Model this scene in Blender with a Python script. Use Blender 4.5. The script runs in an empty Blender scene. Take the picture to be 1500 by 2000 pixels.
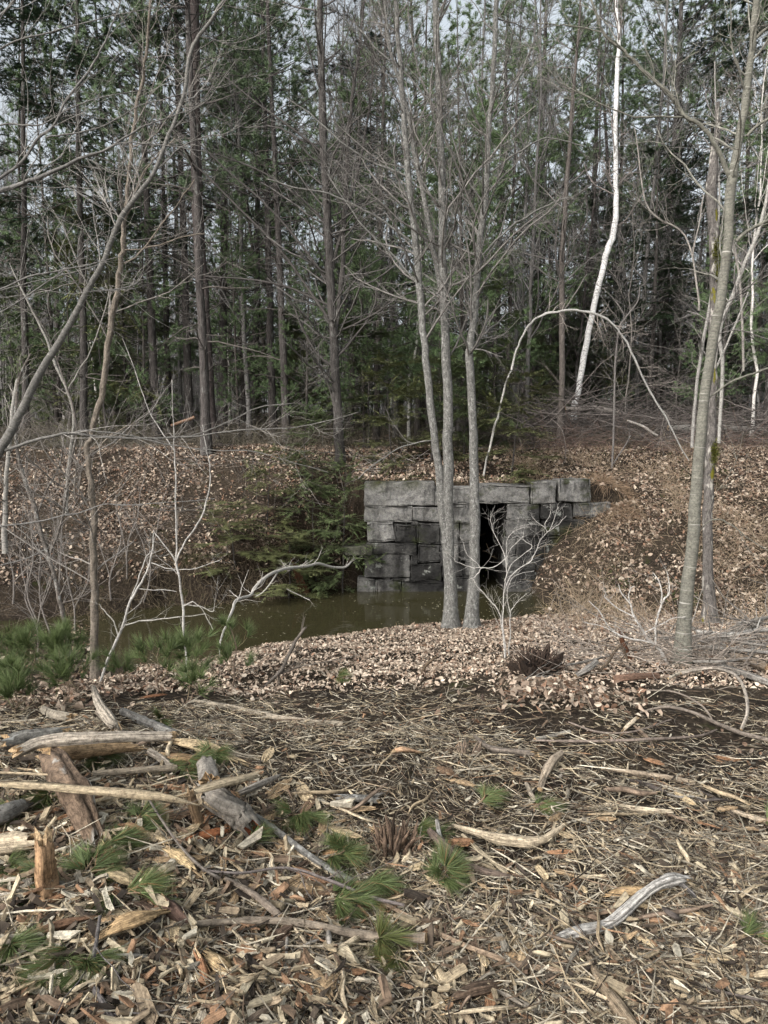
import bpy, math, random
import numpy as np

random.seed(7)
RNG = np.random.default_rng(11)
scene = bpy.context.scene
COL = scene.collection

# ------------------------------------------------------------------ camera
F, PITCH, EYE = 1445.0, math.radians(5.14), 1.6
cam_data = bpy.data.cameras.new('camera')
cam_data.sensor_fit = 'VERTICAL'
cam_data.sensor_height = 24.0
cam_data.lens = 24.0 * F / 2000.0
cam_data.clip_start = 0.05
cam_data.clip_end = 1500.0
cam = bpy.data.objects.new('camera', cam_data)
COL.objects.link(cam)
cam.location = (0, 0, EYE)
cam.rotation_euler = (math.pi / 2 - PITCH, 0, 0)
scene.camera = cam

# ------------------------------------------------------------------ light
SUN_EL, SUN_AZ = math.radians(36), math.radians(222)   # azimuth clockwise from +Y
world = bpy.data.worlds.new("World")
scene.world = world
world.use_nodes = True
wn, wl = world.node_tree.nodes, world.node_tree.links
bg = wn['Background']
sky = wn.new('ShaderNodeTexSky')
sky.sky_type = 'NISHITA'
sky.sun_disc = False
sky.sun_elevation = SUN_EL
sky.sun_rotation = SUN_AZ
sky.air_density = 1.0
sky.dust_density = 5.0
sky.ozone_density = 1.0
hs = wn.new('ShaderNodeHueSaturation')
hs.inputs['Saturation'].default_value = 0.30
hs.inputs['Hue'].default_value = 0.475
wl.new(sky.outputs[0], hs.inputs['Color'])
wl.new(hs.outputs[0], bg.inputs['Color'])
bg.inputs['Strength'].default_value = 0.15
sd = bpy.data.lights.new('sun', 'SUN')
sd.energy = 0.7
sd.angle = math.radians(50)
sd.color = (1.0, 0.99, 0.965)
sun = bpy.data.objects.new('sun', sd)
COL.objects.link(sun)
sun.rotation_euler = (math.pi / 2 - SUN_EL, 0, math.pi - SUN_AZ)
scene.view_settings.view_transform = 'Standard'
scene.view_settings.look = 'None'
scene.view_settings.gamma = 1.0
scene.view_settings.use_curve_mapping = False
scene.view_settings.exposure = 1.06
scene.render.engine = 'CYCLES'
scene.cycles.max_bounces = 5
scene.cycles.diffuse_bounces = 4
scene.cycles.glossy_bounces = 2
scene.cycles.transmission_bounces = 2

# ------------------------------------------------------------------ numpy helpers
def hash3(i, j, k, seed):
    n = (i * 73856093) ^ (j * 19349663) ^ (k * 83492791) ^ (seed * 2654435761)
    n = (n ^ (n >> 13)) * 1274126177
    n = n & 0x7fffffff
    n = (n ^ (n >> 16)) & 0xffff
    return n / 65535.0

def vnoise(x, y, z=0.0, seed=0):
    x, y, z = np.broadcast_arrays(np.asarray(x, float), np.asarray(y, float), np.asarray(z, float))
    xi, yi, zi = np.floor(x).astype(np.int64), np.floor(y).astype(np.int64), np.floor(z).astype(np.int64)
    fx, fy, fz = x - xi, y - yi, z - zi
    fx, fy, fz = [f * f * (3 - 2 * f) for f in (fx, fy, fz)]
    r = 0
    for a in (0, 1):
        for b in (0, 1):
            for c in (0, 1):
                w = (fx if a else 1 - fx) * (fy if b else 1 - fy) * (fz if c else 1 - fz)
                r = r + w * hash3(xi + a, yi + b, zi + c, seed)
    return r * 2 - 1

def fbm(x, y, z=0.0, oct=3, seed=0):
    r, a = 0, 1.0
    for o in range(oct):
        r = r + a * vnoise(np.asarray(x) * 2 ** o, np.asarray(y) * 2 ** o, np.asarray(z) * 2 ** o, seed + o)
        a *= 0.5
    return r

def norm(v):
    return v / np.maximum(np.linalg.norm(v, axis=-1, keepdims=True), 1e-9)

def sstep(a, b, x):
    t = np.clip((x - a) / (b - a), 0, 1)
    return t * t * (3 - 2 * t)

CP, SP = math.cos(PITCH), math.sin(PITCH)
def ray(px, py):
    dx, dy = (px - 750) / F, -(py - 1000) / F
    return np.array([dx, CP + dy * SP, -SP + dy * CP])

def P(px, py, Y):
    """The point of the place seen at photo pixel (px, py) when it stands Y metres in front."""
    d = ray(px, py)
    t = Y / d[1]
    return np.array([d[0] * t, Y, EYE + d[2] * t])

def PXM(px, py, Y):
    """metres per photo pixel there"""
    return Y / ray(px, py)[1] / F

def Pz(px, py, z):
    d = ray(px, py)
    t = (z - EYE) / d[2]
    return np.array([d[0] * t, d[1] * t, z])

# ------------------------------------------------------------------ terrain height
WATER = -1.13
_pond_px = [(205, 1205), (240, 1195), (330, 1182), (420, 1182), (490, 1172), (560, 1168), (620, 1152), (660, 1150),
            (700, 1146), (1015, 1146), (1040, 1158), (1078, 1190), (1062, 1212), (1000, 1222),
            (930, 1230), (870, 1236), (800, 1240), (700, 1262), (600, 1282), (500, 1300), (380, 1325), (250, 1335), (195, 1300), (185, 1245)]
POND = np.array([Pz(a, b, WATER)[:2] for a, b in _pond_px])

def pond_sd(x, y):
    x, y = np.asarray(x, float), np.asarray(y, float)
    best = np.full(x.shape, 1e9)
    inside = np.zeros(x.shape, bool)
    n = len(POND)
    for i in range(n):
        ax, ay = POND[i]; bx, by = POND[(i + 1) % n]
        dx, dy = bx - ax, by - ay
        t = np.clip(((x - ax) * dx + (y - ay) * dy) / (dx * dx + dy * dy), 0, 1)
        best = np.minimum(best, np.hypot(x - ax - t * dx, y - ay - t * dy))
        c = (ay > y) != (by > y)
        with np.errstate(divide='ignore', invalid='ignore'):
            xx = (bx - ax) * (y - ay) / (by - ay + 1e-12) + ax
        inside ^= c & (x < xx)
    return np.where(inside, -best, best)

WALL_Y = 13.7
def HGT(x, y):
    x, y = np.broadcast_arrays(np.asarray(x, float), np.asarray(y, float))
    near = np.interp(y, [0, 3.6, 4.6, 6.4, 8, 10.2, 12], [0.0, 0.0, -0.05, -0.33, -0.62, -0.93, -1.0])
    near = near - 0.2 * sstep(-0.8, -2.6, x) * sstep(4.3, 6.3, y)
    near = near + 0.13 * sstep(-0.1, -1.1, x) * sstep(4.6, 3.4, y) * sstep(0.5, 1.6, y)
    ytoe = np.interp(x, [-14, -8, -4.3, -1.7, -0.6, 2.6, 2.9, 3.3, 4.0, 5.0, 7.0, 12.0],
                     [9.0, 10.6, 12.0, 12.75, 13.75, 13.75, 13.2, 12.3, 11.0, 10.2, 9.8, 9.3])
    s = np.clip((y - ytoe) / (16.0 - ytoe), 0, 1)
    left = sstep(1.0, -1.5, x)
    emb = -1.1 + 2.6 * (s * (1 - 0.12 * left) + 0.12 * left * sstep(0, 0.15, s))
    emb = np.where(y < ytoe, -3.0 + 0 * y, emb)
    beyond = 1.5 + 0.045 * (y - 16) + 0.25 * fbm(x / 7, y / 7, seed=3) * sstep(17, 24, y)
    emb = np.where(y > 16, beyond, emb)
    wz = 0.84 + (y - 13.95) / (16 - 13.95) * 0.62
    wm = sstep(-1.7, -0.55, x) * sstep(4.75, 4.15, x) * (y >= 13.9) * (y <= 16)
    emb = np.where((y >= 13.9) & (y <= 16), emb * (1 - wm) + np.maximum(emb, wz) * wm, emb)
    z = np.maximum(near, emb)
    z = z + 0.05 * fbm(x * 1.1, y * 1.1, seed=9) * sstep(0.2, 1.5, np.abs(z - WATER) * 3)
    z = z + 0.02 * fbm(x * 5, y * 5, seed=19)
    d = pond_sd(x, y)
    k = np.where(y < 11.3, 0.55, 2.2)
    k = np.where((x > -0.6) & (x < 4.4) & (y > 13.72), 60.0, k)
    z = np.minimum(z, np.where(d < 0, WATER - 0.03 - np.minimum(0.45, 0.4 * -d), WATER - 0.03 + k * d + 0.06 * sstep(0, .1, d)))
    return z

def G(px, py, zoff=0.0):
    """where the ray through the photo pixel meets the ground"""
    d = ray(px, py)
    ts = np.linspace(1.0, 60, 3000)
    zz = EYE + d[2] * ts
    hh = HGT(d[0] * ts, d[1] * ts) + zoff
    k = np.argmax(zz < hh)
    if k == 0:
        k = len(ts) - 1
    t0, t1 = ts[k - 1], ts[k]
    for _ in range(12):
        tm = (t0 + t1) / 2
        if EYE + d[2] * tm < float(HGT(d[0] * tm, d[1] * tm)) + zoff: t1 = tm
        else: t0 = tm
    return np.array([d[0] * t1, d[1] * t1, EYE + d[2] * t1])

# ------------------------------------------------------------------ mesh builder
class MB:
    def __init__(self):
        self.v, self.q, self.t, self.c, self.g = [], [], [], [], []
        self.n = 0
    def add(self, v, q=None, t=None, col=(0.5, 0.5, 0.5), grain=None, mi=0):
        v = np.asarray(v, np.float32).reshape(-1, 3)
        col = np.asarray(col, np.float32)
        if col.ndim == 1: col = np.broadcast_to(col, (len(v), 3))
        if grain is None: grain = v
        self.v.append(v); self.c.append(col); self.g.append(np.asarray(grain, np.float32).reshape(-1, 3))
        if q is not None and len(q): self.q.append((np.asarray(q, np.int32).reshape(-1, 4) + self.n, mi))
        if t is not None and len(t): self.t.append((np.asarray(t, np.int32).reshape(-1, 3) + self.n, mi))
        self.n += len(v)
    def merged(self):
        return np.concatenate(self.v), np.concatenate(self.c), np.concatenate(self.g)
    def add_copy(self, o, mat3, loc, tint=1.0):
        v, c, g = o.merged()
        base = self.n
        self.v.append((v @ mat3.T + loc).astype(np.float32)); self.c.append(c * tint); self.g.append(g)
        for (q, mi) in o.q: self.q.append((q + base, mi))
        for (t, mi) in o.t: self.t.append((t + base, mi))
        self.n += len(v)
    def mesh(self, name, mats, smooth=True):
        me = bpy.data.meshes.new(name)
        v, c, g = self.merged()
        me.vertices.add(len(v)); me.vertices.foreach_set('co', v.ravel())
        loops, starts, mis = [], [], []
        pos = 0
        for lst, k in ((self.q, 4), (self.t, 3)):
            for f, mi in lst:
                loops.append(f.ravel()); starts.append(pos + np.arange(len(f)) * k)
                mis.append(np.full(len(f), mi, np.int32)); pos += f.size
        loops = np.concatenate(loops); starts = np.concatenate(starts); mis = np.concatenate(mis)
        me.loops.add(len(loops)); me.loops.foreach_set('vertex_index', loops.astype(np.int32))
        me.polygons.add(len(starts)); me.polygons.foreach_set('loop_start', starts.astype(np.int32))
        me.polygons.foreach_set('material_index', mis)
        me.polygons.foreach_set('use_smooth', np.full(len(starts), smooth))
        a = me.attributes.new('Col', 'FLOAT_COLOR', 'POINT')
        a.data.foreach_set('color', np.concatenate([c, np.ones((len(c), 1), np.float32)], 1).astype(np.float32).ravel())
        a = me.attributes.new('Grain', 'FLOAT_VECTOR', 'POINT')
        a.data.foreach_set('vector', g.ravel())
        me.update(calc_edges=True)
        for m in mats: me.materials.append(m)
        return me
    def build(self, name, mats, parent=None, smooth=True):
        if not isinstance(mats, (list, tuple)): mats = [mats]
        o = bpy.data.objects.new(name, self.mesh(name, mats, smooth))
        COL.objects.link(o)
        if parent is not None: o.parent = parent
        return o

def tag(o, label=None, cat=None, group=None, kind=None):
    if label: o['label'] = label
    if cat: o['category'] = cat
    if group: o['group'] = group
    if kind: o['kind'] = kind
    return o

def empty(name, loc=(0, 0, 0), label=None, cat=None, group=None):
    o = bpy.data.objects.new(name, None)
    COL.objects.link(o)
    o.location = loc
    o.empty_display_size = 0.2
    return tag(o, label, cat, group)

def copy_tree(o, parent=None):
    kids = [c for c in bpy.data.objects if c.parent == o] if o.name not in KIDS else KIDS[o.name]
    c = o.copy(); COL.objects.link(c)
    if parent is not None: c.parent = parent
    for ch in kids: copy_tree(ch, c)
    return c
KIDS = {}

def tubes(mb, Pp, R, S=6, col=(0.2, 0.2, 0.2), mi=0, cap=False, ref=None, rough=0.0, seed=0):
    """Pp (N,K,3) centre lines, R (N,K) radii."""
    Pp = np.asarray(Pp, float); R = np.asarray(R, float)
    if Pp.ndim == 2: Pp = Pp[None]; R = R[None]
    N, K, _ = Pp.shape
    T = np.gradient(Pp, axis=1); T = norm(T)
    if ref is None:
        mt = norm(T.mean(axis=1))
        k = np.argmin(np.abs(mt), axis=1)
        rf = np.eye(3)[k][:, None, :]
    else:
        rf = np.asarray(ref, float)[None, None, :]
    U = norm(rf - T * (rf * T).sum(-1, keepdims=True)); V = np.cross(T, U)
    a = np.arange(S) / S * 2 * math.pi
    ca, sa = np.cos(a), np.sin(a)
    seg = np.linalg.norm(np.diff(Pp, axis=1), axis=-1)
    s = np.concatenate([np.zeros((N, 1)), np.cumsum(seg, 1)], 1)
    off = RNG.random((N, 1)) * 50
    g = np.stack([R[:, :, None] * ca, R[:, :, None] * sa, np.broadcast_to((s + off)[:, :, None], (N, K, S))], -1)
    Rr = R[:, :, None] * np.ones(S)
    if rough > 0:
        Rr = Rr * (1 + rough * fbm(ca * 1.3 + 5 + 0 * s[:, :, None], sa * 1.3 + 0 * s[:, :, None], (s + off)[:, :, None] * 4, 3, seed))
    vv = Pp[:, :, None, :] + Rr[..., None] * (ca[:, None] * U[:, :, None, :] + sa[:, None] * V[:, :, None, :])
    idx = (np.arange(N)[:, None, None] * K + np.arange(K)[None, :, None]) * S + np.arange(S)
    a0, a1 = idx[:, :-1, :], idx[:, 1:, :]
    q = np.stack([a0, np.roll(a0, -1, 2), np.roll(a1, -1, 2), a1], -1)
    col = np.asarray(col, float)
    if col.ndim == 2: cc = np.repeat(col, K * S, 0)
    elif col.ndim == 3: cc = np.repeat(col.reshape(-1, 3), S, 0)
    else: cc = col
    mb.add(vv, q, col=cc, grain=g, mi=mi)
    if cap:
        b = mb.n
        for end in (0, K - 1):
            ring = vv[:, end]; cen = Pp[:, end]
            vs = np.concatenate([ring, cen[:, None]], 1)
            gi = np.arange(N)[:, None] * (S + 1)
            j = np.arange(S)
            tri = np.stack([gi + j, gi + (j + 1) % S, gi + S + 0 * j], -1)
            if end == 0: tri = tri[..., ::-1]
            ccx = cap if isinstance(cap, (tuple, list)) else (0.55, 0.4, 0.24)
            mb.add(vs, None, tri, col=ccx, mi=mi)

def smooth_path(pts, n=None, k=None):
    """Catmull-Rom through pts (M, D) -> (n, D)"""
    pts = np.asarray(pts, float)
    M = len(pts)
    n = n or (M - 1) * (k or 4) + 1
    if M < 3:
        t = np.linspace(0, 1, n)[:, None]
        return pts[0] * (1 - t) + pts[-1] * t
    e = np.vstack([2 * pts[0] - pts[1], pts, 2 * pts[-1] - pts[-2]])
    u = np.linspace(0, M - 1 - 1e-9, n)
    i = u.astype(int); f = (u - i)[:, None]
    p0, p1, p2, p3 = e[i], e[i + 1], e[i + 2], e[i + 3]
    return 0.5 * (2 * p1 + (p2 - p0) * f + (2 * p0 - 5 * p1 + 4 * p2 - p3) * f ** 2 + (3 * p1 - p0 - 3 * p2 + p3) * f ** 3)

def trace(pts, Y, k=4, wob=0.0, seed=1):
    """photo pixels (px, py, width px) [+ optional own Y] at distance Y -> (centre line, radii)"""
    rows = []
    for p in pts:
        yy = p[3] if len(p) > 3 else Y
        c = P(p[0], p[1], yy)
        rows.append([*c, p[2] * 0.80 * PXM(p[0], p[1], yy) / 2])
    a = smooth_path(np.array(rows), k=k)
    c, r = a[:, :3], np.maximum(a[:, 3], 0.0012)
    if wob:
        s = np.arange(len(c)) * 0.7
        c = c + wob * np.stack([vnoise(s, seed, 0, 1), vnoise(s, seed, 5, 2), vnoise(s, seed, 9, 3)], -1)
    return c, r

def interp_tube(Pp, R, pi, t):
    K = Pp.shape[1]
    u = t * (K - 1); i = np.minimum(u.astype(int), K - 2); f = (u - i)[:, None]
    p = Pp[pi, i] * (1 - f) + Pp[pi, i + 1] * f
    r = R[pi, i] * (1 - f[:, 0]) + R[pi, i + 1] * f[:, 0]
    d = norm(Pp[pi, i + 1] - Pp[pi, i])
    return p, r, d

def spawn(Pp, R, M, L, tr=(0.2, 1.0), ang=(35, 70), up=0.2, wob=0.25, K=6, rr=0.6, rmin=0.002, rng=RNG, taper=0.35, droop=0.0, lenfall=0.5, flat=0.0, bylen=True):
    """children growing off tubes; all vectorised"""
    Pp = np.asarray(Pp, float); R = np.asarray(R, float)
    if Pp.ndim == 2: Pp = Pp[None]; R = R[None]
    N = len(Pp)
    tl = np.linalg.norm(np.diff(Pp, axis=1), axis=-1).sum(1)
    w = tl / tl.sum() if bylen else np.full(N, 1 / N)
    pi = rng.choice(N, M, p=w)
    t = rng.uniform(tr[0], tr[1], M)
    p, r, d = interp_tube(Pp, R, pi, t)
    rnd = norm(rng.normal(size=(M, 3)) * np.array([1, 1, 1 - flat]))
    side = norm(rnd - d * (rnd * d).sum(-1, keepdims=True))
    a = np.radians(rng.uniform(ang[0], ang[1], M))[:, None]
    dr = norm(d * np.cos(a) + side * np.sin(a))
    ln = rng.uniform(L[0], L[1], M) * (1 - lenfall * t)
    pts = [p]; cur = p; dd = dr
    for k in range(1, K):
        dd = norm(dd + rng.normal(size=(M, 3)) * wob + np.array([0, 0, up - droop * k]) * 0.5)
        cur = cur + dd * (ln / (K - 1))[:, None]
        pts.append(cur)
    C = np.stack(pts, 1)
    r0 = np.maximum(r * rr * rng.uniform(0.7, 1.0, M), rmin)
    RR = r0[:, None] * np.linspace(1, taper, K)[None]
    RR = np.maximum(RR, rmin * 0.6)
    return C, RR

def blades(mb, C, D, L, W, col, mi=0, flatw=False, rng=RNG):
    """needle / blade triangles from C along D"""
    N = len(C)
    if flatw: s = np.cross(D, np.array([0, 0, 1.0])) + rng.normal(size=(N, 3)) * 0.15
    else: s = np.cross(D, rng.normal(size=(N, 3)))
    s = norm(s)
    L = np.broadcast_to(np.asarray(L, float), (N,))[:, None]; W = np.broadcast_to(np.asarray(W, float), (N,))[:, None]
    v = np.stack([C - s * W * 0.5, C + s * W * 0.5, C + D * L], 1)
    t = np.arange(N * 3).reshape(N, 3)
    c = np.repeat(col, 3, 0) if np.ndim(col) == 2 else col
    mb.add(v, None, t, col=c, mi=mi)

def tufts(mb, C, D, n, L, W, spread, col, mi=0, rng=RNG, cv=0.25):
    """pine needle tufts"""
    N = len(C)
    CC = np.repeat(C, n, 0); DD = np.repeat(D, n, 0)
    dd = norm(DD + rng.normal(size=(N * n, 3)) * spread)
    cc = np.asarray(col) * (1 + cv * rng.normal(size=(N, 1)))
    cc = np.repeat(np.clip(cc, 0.004, 1), n, 0) * rng.uniform(0.75, 1.25, (N * n, 1))
    blades(mb, CC, dd, rng.uniform(L[0], L[1], N * n), W, cc, mi, rng=rng)

# ------------------------------------------------------------------ materials
def new_mat(name, rough=0.85, spec=0.2):
    m = bpy.data.materials.new(name); m.use_nodes = True
    nt = m.node_tree; b = nt.nodes['Principled BSDF']
    b.inputs['Roughness'].default_value = rough
    b.inputs['Specular IOR Level'].default_value = spec
    return m, nt, b

def ramp(nt, fac, stops):
    r = nt.nodes.new('ShaderNodeValToRGB')
    e = r.color_ramp.elements
    while len(e) < len(stops): e.new(0.5)
    for k, (p, c) in enumerate(stops):
        e[k].position = p; e[k].color = (*c, 1)
    nt.links.new(fac, r.inputs[0])
    return r.outputs[0]

def noise(nt, vec, scale, detail=4, rough=0.6, stretch=None):
    if stretch is not None:
        mp = nt.nodes.new('ShaderNodeMapping'); mp.inputs['Scale'].default_value = stretch
        nt.links.new(vec, mp.inputs[0]); vec = mp.outputs[0]
    n = nt.nodes.new('ShaderNodeTexNoise')
    n.inputs['Scale'].default_value = scale; n.inputs['Detail'].default_value = detail; n.inputs['Roughness'].default_value = rough
    nt.links.new(vec, n.inputs['Vector'])
    return n.outputs['Fac']

def mix(nt, fac, a, b, mode='MIX'):
    m = nt.nodes.new('ShaderNodeMix'); m.data_type = 'RGBA'; m.blend_type = mode
    if isinstance(fac, (int, float)): m.inputs[0].default_value = fac
    else: nt.links.new(fac, m.inputs[0])
    for k, s in ((6, a), (7, b)):
        if isinstance(s, tuple): m.inputs[k].default_value = (*s, 1)
        else: nt.links.new(s, m.inputs[k])
    return m.outputs[2]

def attr(nt, name, vec=False):
    a = nt.nodes.new('ShaderNodeAttribute'); a.attribute_name = name
    return a.outputs['Vector'] if vec else a.outputs['Color']

def bump(nt, b, h, strength=0.5, dist=0.01):
    bp = nt.nodes.new('ShaderNodeBump'); bp.inputs['Strength'].default_value = strength; bp.inputs['Distance'].default_value = dist
    nt.links.new(h, bp.inputs['Height']); nt.links.new(bp.outputs[0], b.inputs['Normal'])

def grain_mat(name, stretch, scale, lo, hi, rough=0.9, bstr=0.5, bdist=0.004, spots=None):
    """vertex colour times a grain that runs along the tube"""
    m, nt, b = new_mat(name, rough)
    g = attr(nt, 'Grain', True)
    n = noise(nt, g, scale, 5, 0.65, stretch)
    r = ramp(nt, n, [(0.3, (lo,) * 3), (0.7, (hi,) * 3)])
    c = mix(nt, 1.0, attr(nt, 'Col'), r, 'MULTIPLY')
    tcw = nt.nodes.new('ShaderNodeTexCoord').outputs['Object']
    nf = noise(nt, tcw, 55, 6, 0.8)
    c = mix(nt, 1.0, c, ramp(nt, nf, [(0.36, (0.42, 0.40, 0.38)), (0.50, (0.95, 0.95, 0.95)), (0.66, (1.35, 1.33, 1.28))]), 'MULTIPLY')
    if spots:
        for (sc, p0, p1, colr, st) in spots:
            n2 = noise(nt, g, sc, 3, 0.6, st)
            f = ramp(nt, n2, [(p0, (0, 0, 0)), (p1, (1, 1, 1))])
            c = mix(nt, f, c, colr)
    nt.links.new(c, b.inputs['Base Color'])
    bump(nt, b, n, bstr, bdist)
    return m

M_TWIG = grain_mat('twig_bark', (1, 1, 0.3), 40, 0.6, 1.3)
M_BARK = grain_mat('rough_bark', (1, 1, 0.25), 45, 0.45, 1.35, bstr=0.9, bdist=0.012)
M_DARKBARK = grain_mat('furrowed_dark_bark', (1, 1, 0.16), 42, 0.3, 1.5, bstr=1.0, bdist=0.03, spots=[(9, 0.60, 0.70, (0.17, 0.17, 0.155), (1, 1, 0.5))])
M_LICHEN = grain_mat('grey_lichen_bark', (1, 1, 0.45), 38, 0.42, 1.3, bstr=0.9, bdist=0.012,
                     spots=[(30, 0.56, 0.66, (0.27, 0.27, 0.25), (1, 1, 0.7)), (60, 0.62, 0.7, (0.03, 0.027, 0.024), (1, 1, 0.5))])
M_BEECH = grain_mat('smooth_striped_bark', (1, 1, 2.5), 8, 0.75, 1.2, bstr=0.25, bdist=0.004,
                    spots=[(9, 0.60, 0.66, (0.36, 0.35, 0.31), (0.15, 0.15, 4.0)), (26, 0.58, 0.68, (0.09, 0.085, 0.07), (0.6, 0.6, 3.0)), (14, 0.54, 0.62, (0.115, 0.112, 0.095), (0.25, 0.25, 5.0))])
M_BIRCH = grain_mat('white_birch_bark', (1, 1, 2.0), 12, 0.85, 1.1, bstr=0.3, bdist=0.004,
                    spots=[(11, 0.60, 0.66, (0.06, 0.055, 0.05), (0.4, 0.4, 3.6)), (40, 0.66, 0.72, (0.22, 0.2, 0.17), (0.5, 0.5, 2.5))])
M_MOSSBARK = grain_mat('mossy_dead_bark', (1, 1, 0.4), 30, 0.3, 1.5, bstr=1.0, bdist=0.02,
                       spots=[(11, 0.56, 0.64, (0.36, 0.34, 0.30), (1, 1, 0.4)), (7, 0.66, 0.70, (0.13, 0.12, 0.015), (1, 1, 0.35))])
M_WOOD = grain_mat('split_wood', (1, 1, 0.05), 240, 0.25, 1.35, bstr=1.0, bdist=0.006)
M_DRIFT = grain_mat('weathered_wood', (1, 1, 0.05), 170, 0.2, 1.3, bstr=1.0, bdist=0.008)

def leaf_mat(name, rough=0.6, trans=0.15):
    m, nt, b = new_mat(name, rough, 0.25)
    nt.links.new(attr(nt, 'Col'), b.inputs['Base Color'])
    return m
M_NEEDLE = leaf_mat('conifer_needles', 0.55)
M_LITTER = leaf_mat('dry_leaves', 0.75)
M_CHIP = grain_mat('wood_chips', (1, 1, 0.3), 260, 0.45, 1.2, bstr=0.4, bdist=0.003)

# ground: soil under litter; dark soil deepened to shade the gaps between chips, brown leaf mould, patches of chips
m, nt, b = new_mat('forest_floor', 0.95, 0.1)
tc = nt.nodes.new('ShaderNodeTexCoord').outputs['Object']
n1 = noise(nt, tc, 30, 8, 0.75)
n2 = noise(nt, tc, 1.3, 4, 0.6)
c1 = ramp(nt, n1, [(0.30, (0.012, 0.010, 0.007)), (0.48, (0.035, 0.027, 0.019)), (0.60, (0.085, 0.066, 0.045)), (0.72, (0.18, 0.142, 0.10))])
c2 = ramp(nt, n1, [(0.30, (0.010, 0.008, 0.006)), (0.52, (0.026, 0.020, 0.015)), (0.68, (0.08, 0.062, 0.043))])
f = ramp(nt, n2, [(0.42, (0, 0, 0)), (0.6, (1, 1, 1))])
cc = mix(nt, f, c1, c2)
mossn = noise(nt, tc, 2.2, 5, 0.7)
mf = ramp(nt, mossn, [(0.60, (0, 0, 0)), (0.68, (0.7, 0.7, 0.7))])
cc = mix(nt, mf, cc, (0.035, 0.042, 0.012))
nt.links.new(cc, b.inputs['Base Color'])
bump(nt, b, n1, 1.0, 0.03)
M_GROUND = m

m, nt, b = new_mat('granite', 0.9, 0.2)
tc = nt.nodes.new('ShaderNodeTexCoord').outputs['Object']
n1 = noise(nt, tc, 19, 9, 0.8)
n3 = noise(nt, tc, 95, 6, 0.8)
c1 = ramp(nt, n1, [(0.34, (0.40,) * 3), (0.48, (0.92,) * 3), (0.64, (1.5, 1.48, 1.4))])
c1 = mix(nt, 1.0, attr(nt, 'Col'), c1, 'MULTIPLY')
c3 = ramp(nt, n3, [(0.32, (0.35,) * 3), (0.5, (1.0,) * 3), (0.68, (1.6,) * 3)])
c1 = mix(nt, 1.0, c1, c3, 'MULTIPLY')
st = noise(nt, tc, 1.0, 5, 0.65, (3.2, 3.2, 0.55))
sf = ramp(nt, st, [(0.52, (0, 0, 0)), (0.66, (0.8,) * 3)])
c1 = mix(nt, sf, c1, (0.016, 0.015, 0.014))
lm = noise(nt, tc, 5, 6, 0.7)
lf = ramp(nt, lm, [(0.60, (0, 0, 0)), (0.66, (0.75,) * 3)])
c1 = mix(nt, lf, c1, (0.27, 0.28, 0.25))
ms = noise(nt, tc, 2.0, 6, 0.7, (1, 1, 1.6))
mf = ramp(nt, ms, [(0.57, (0, 0, 0)), (0.66, (0.8,) * 3)])
c1 = mix(nt, mf, c1, (0.03, 0.036, 0.012))
nt.links.new(c1, b.inputs['Base Color'])
bump(nt, b, noise(nt, tc, 22, 9, 0.8), 1.0, 0.05)
M_STONE = m

m, nt, b = new_mat('murky_water', 0.04, 0.5)
b.inputs['Base Color'].default_value = (0.034, 0.031, 0.015, 1)
b.inputs['IOR'].default_value = 1.33
tc = nt.nodes.new('ShaderNodeTexCoord').outputs['Object']
w1 = noise(nt, tc, 3.0, 3, 0.5, (1.0, 2.2, 1))
bump(nt, b, w1, 0.12, 0.02)
M_WATER = m

# ------------------------------------------------------------------ ground sheet
def nonuni(lo, a, bb, hi, step, grow=1.25):
    c = list(np.arange(a, bb + 1e-6, step))
    s, x = step, a
    left = []
    while x > lo:
        s *= grow; x -= s; left.append(x)
    s, x = step, bb
    right = []
    while x < hi:
        s *= grow; x += s; right.append(x)
    return np.array(left[::-1] + c + right)
OPEN_L, OPEN_R = P(932, 1050, WALL_Y)[0], P(990, 1050, WALL_Y)[0]
gx = nonuni(-420, -7.0, 8.0, 420, 0.07)
gy = nonuni(-60, 1.0, 16.5, 700, 0.07)
gx = np.sort(np.concatenate([gx, [OPEN_L, OPEN_R]]))
gy = np.sort(np.concatenate([gy, [13.72, 13.93]]))
X, Yg = np.meshgrid(gx, gy)
Z = HGT(X, Yg)
W_, H_ = len(gx), len(gy)
v = np.stack([X, Yg, Z], -1).reshape(-1, 3)
i, j = np.meshgrid(np.arange(W_ - 1), np.arange(H_ - 1))
q = np.stack([j * W_ + i, j * W_ + i + 1, (j + 1) * W_ + i + 1, (j + 1) * W_ + i], -1).reshape(-1, 4)
cx = (X[:-1, :-1] + X[1:, 1:]).ravel() / 2; cy = (Yg[:-1, :-1] + Yg[1:, 1:]).ravel() / 2
zmin = np.minimum(Z[:-1, :-1], Z[:-1, 1:]).ravel()
keep = ~((cx > OPEN_L) & (cx < OPEN_R) & (cy > 13.55) & (cy < 14.6) & (zmin < 0.6))
mb = MB(); mb.add(v, q[keep])
tag(mb.build('ground', M_GROUND), 'brown forest floor rising to a leafy embankment behind the pond', kind='structure')

xs = np.linspace(-7, 5.2, 60); ys = np.linspace(7.0, 17.9, 60)
X, Yg = np.meshgrid(xs, ys)
v = np.stack([X, Yg, np.full_like(X, WATER)], -1).reshape(-1, 3)
i, j = np.meshgrid(np.arange(59), np.arange(59))
q = np.stack([j * 60 + i, j * 60 + i + 1, (j + 1) * 60 + i + 1, (j + 1) * 60 + i], -1).reshape(-1, 4)
mb = MB(); mb.add(v, q)
tag(mb.build('water', M_WATER), 'still murky brown pond water in front of the culvert', kind='structure')

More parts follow.
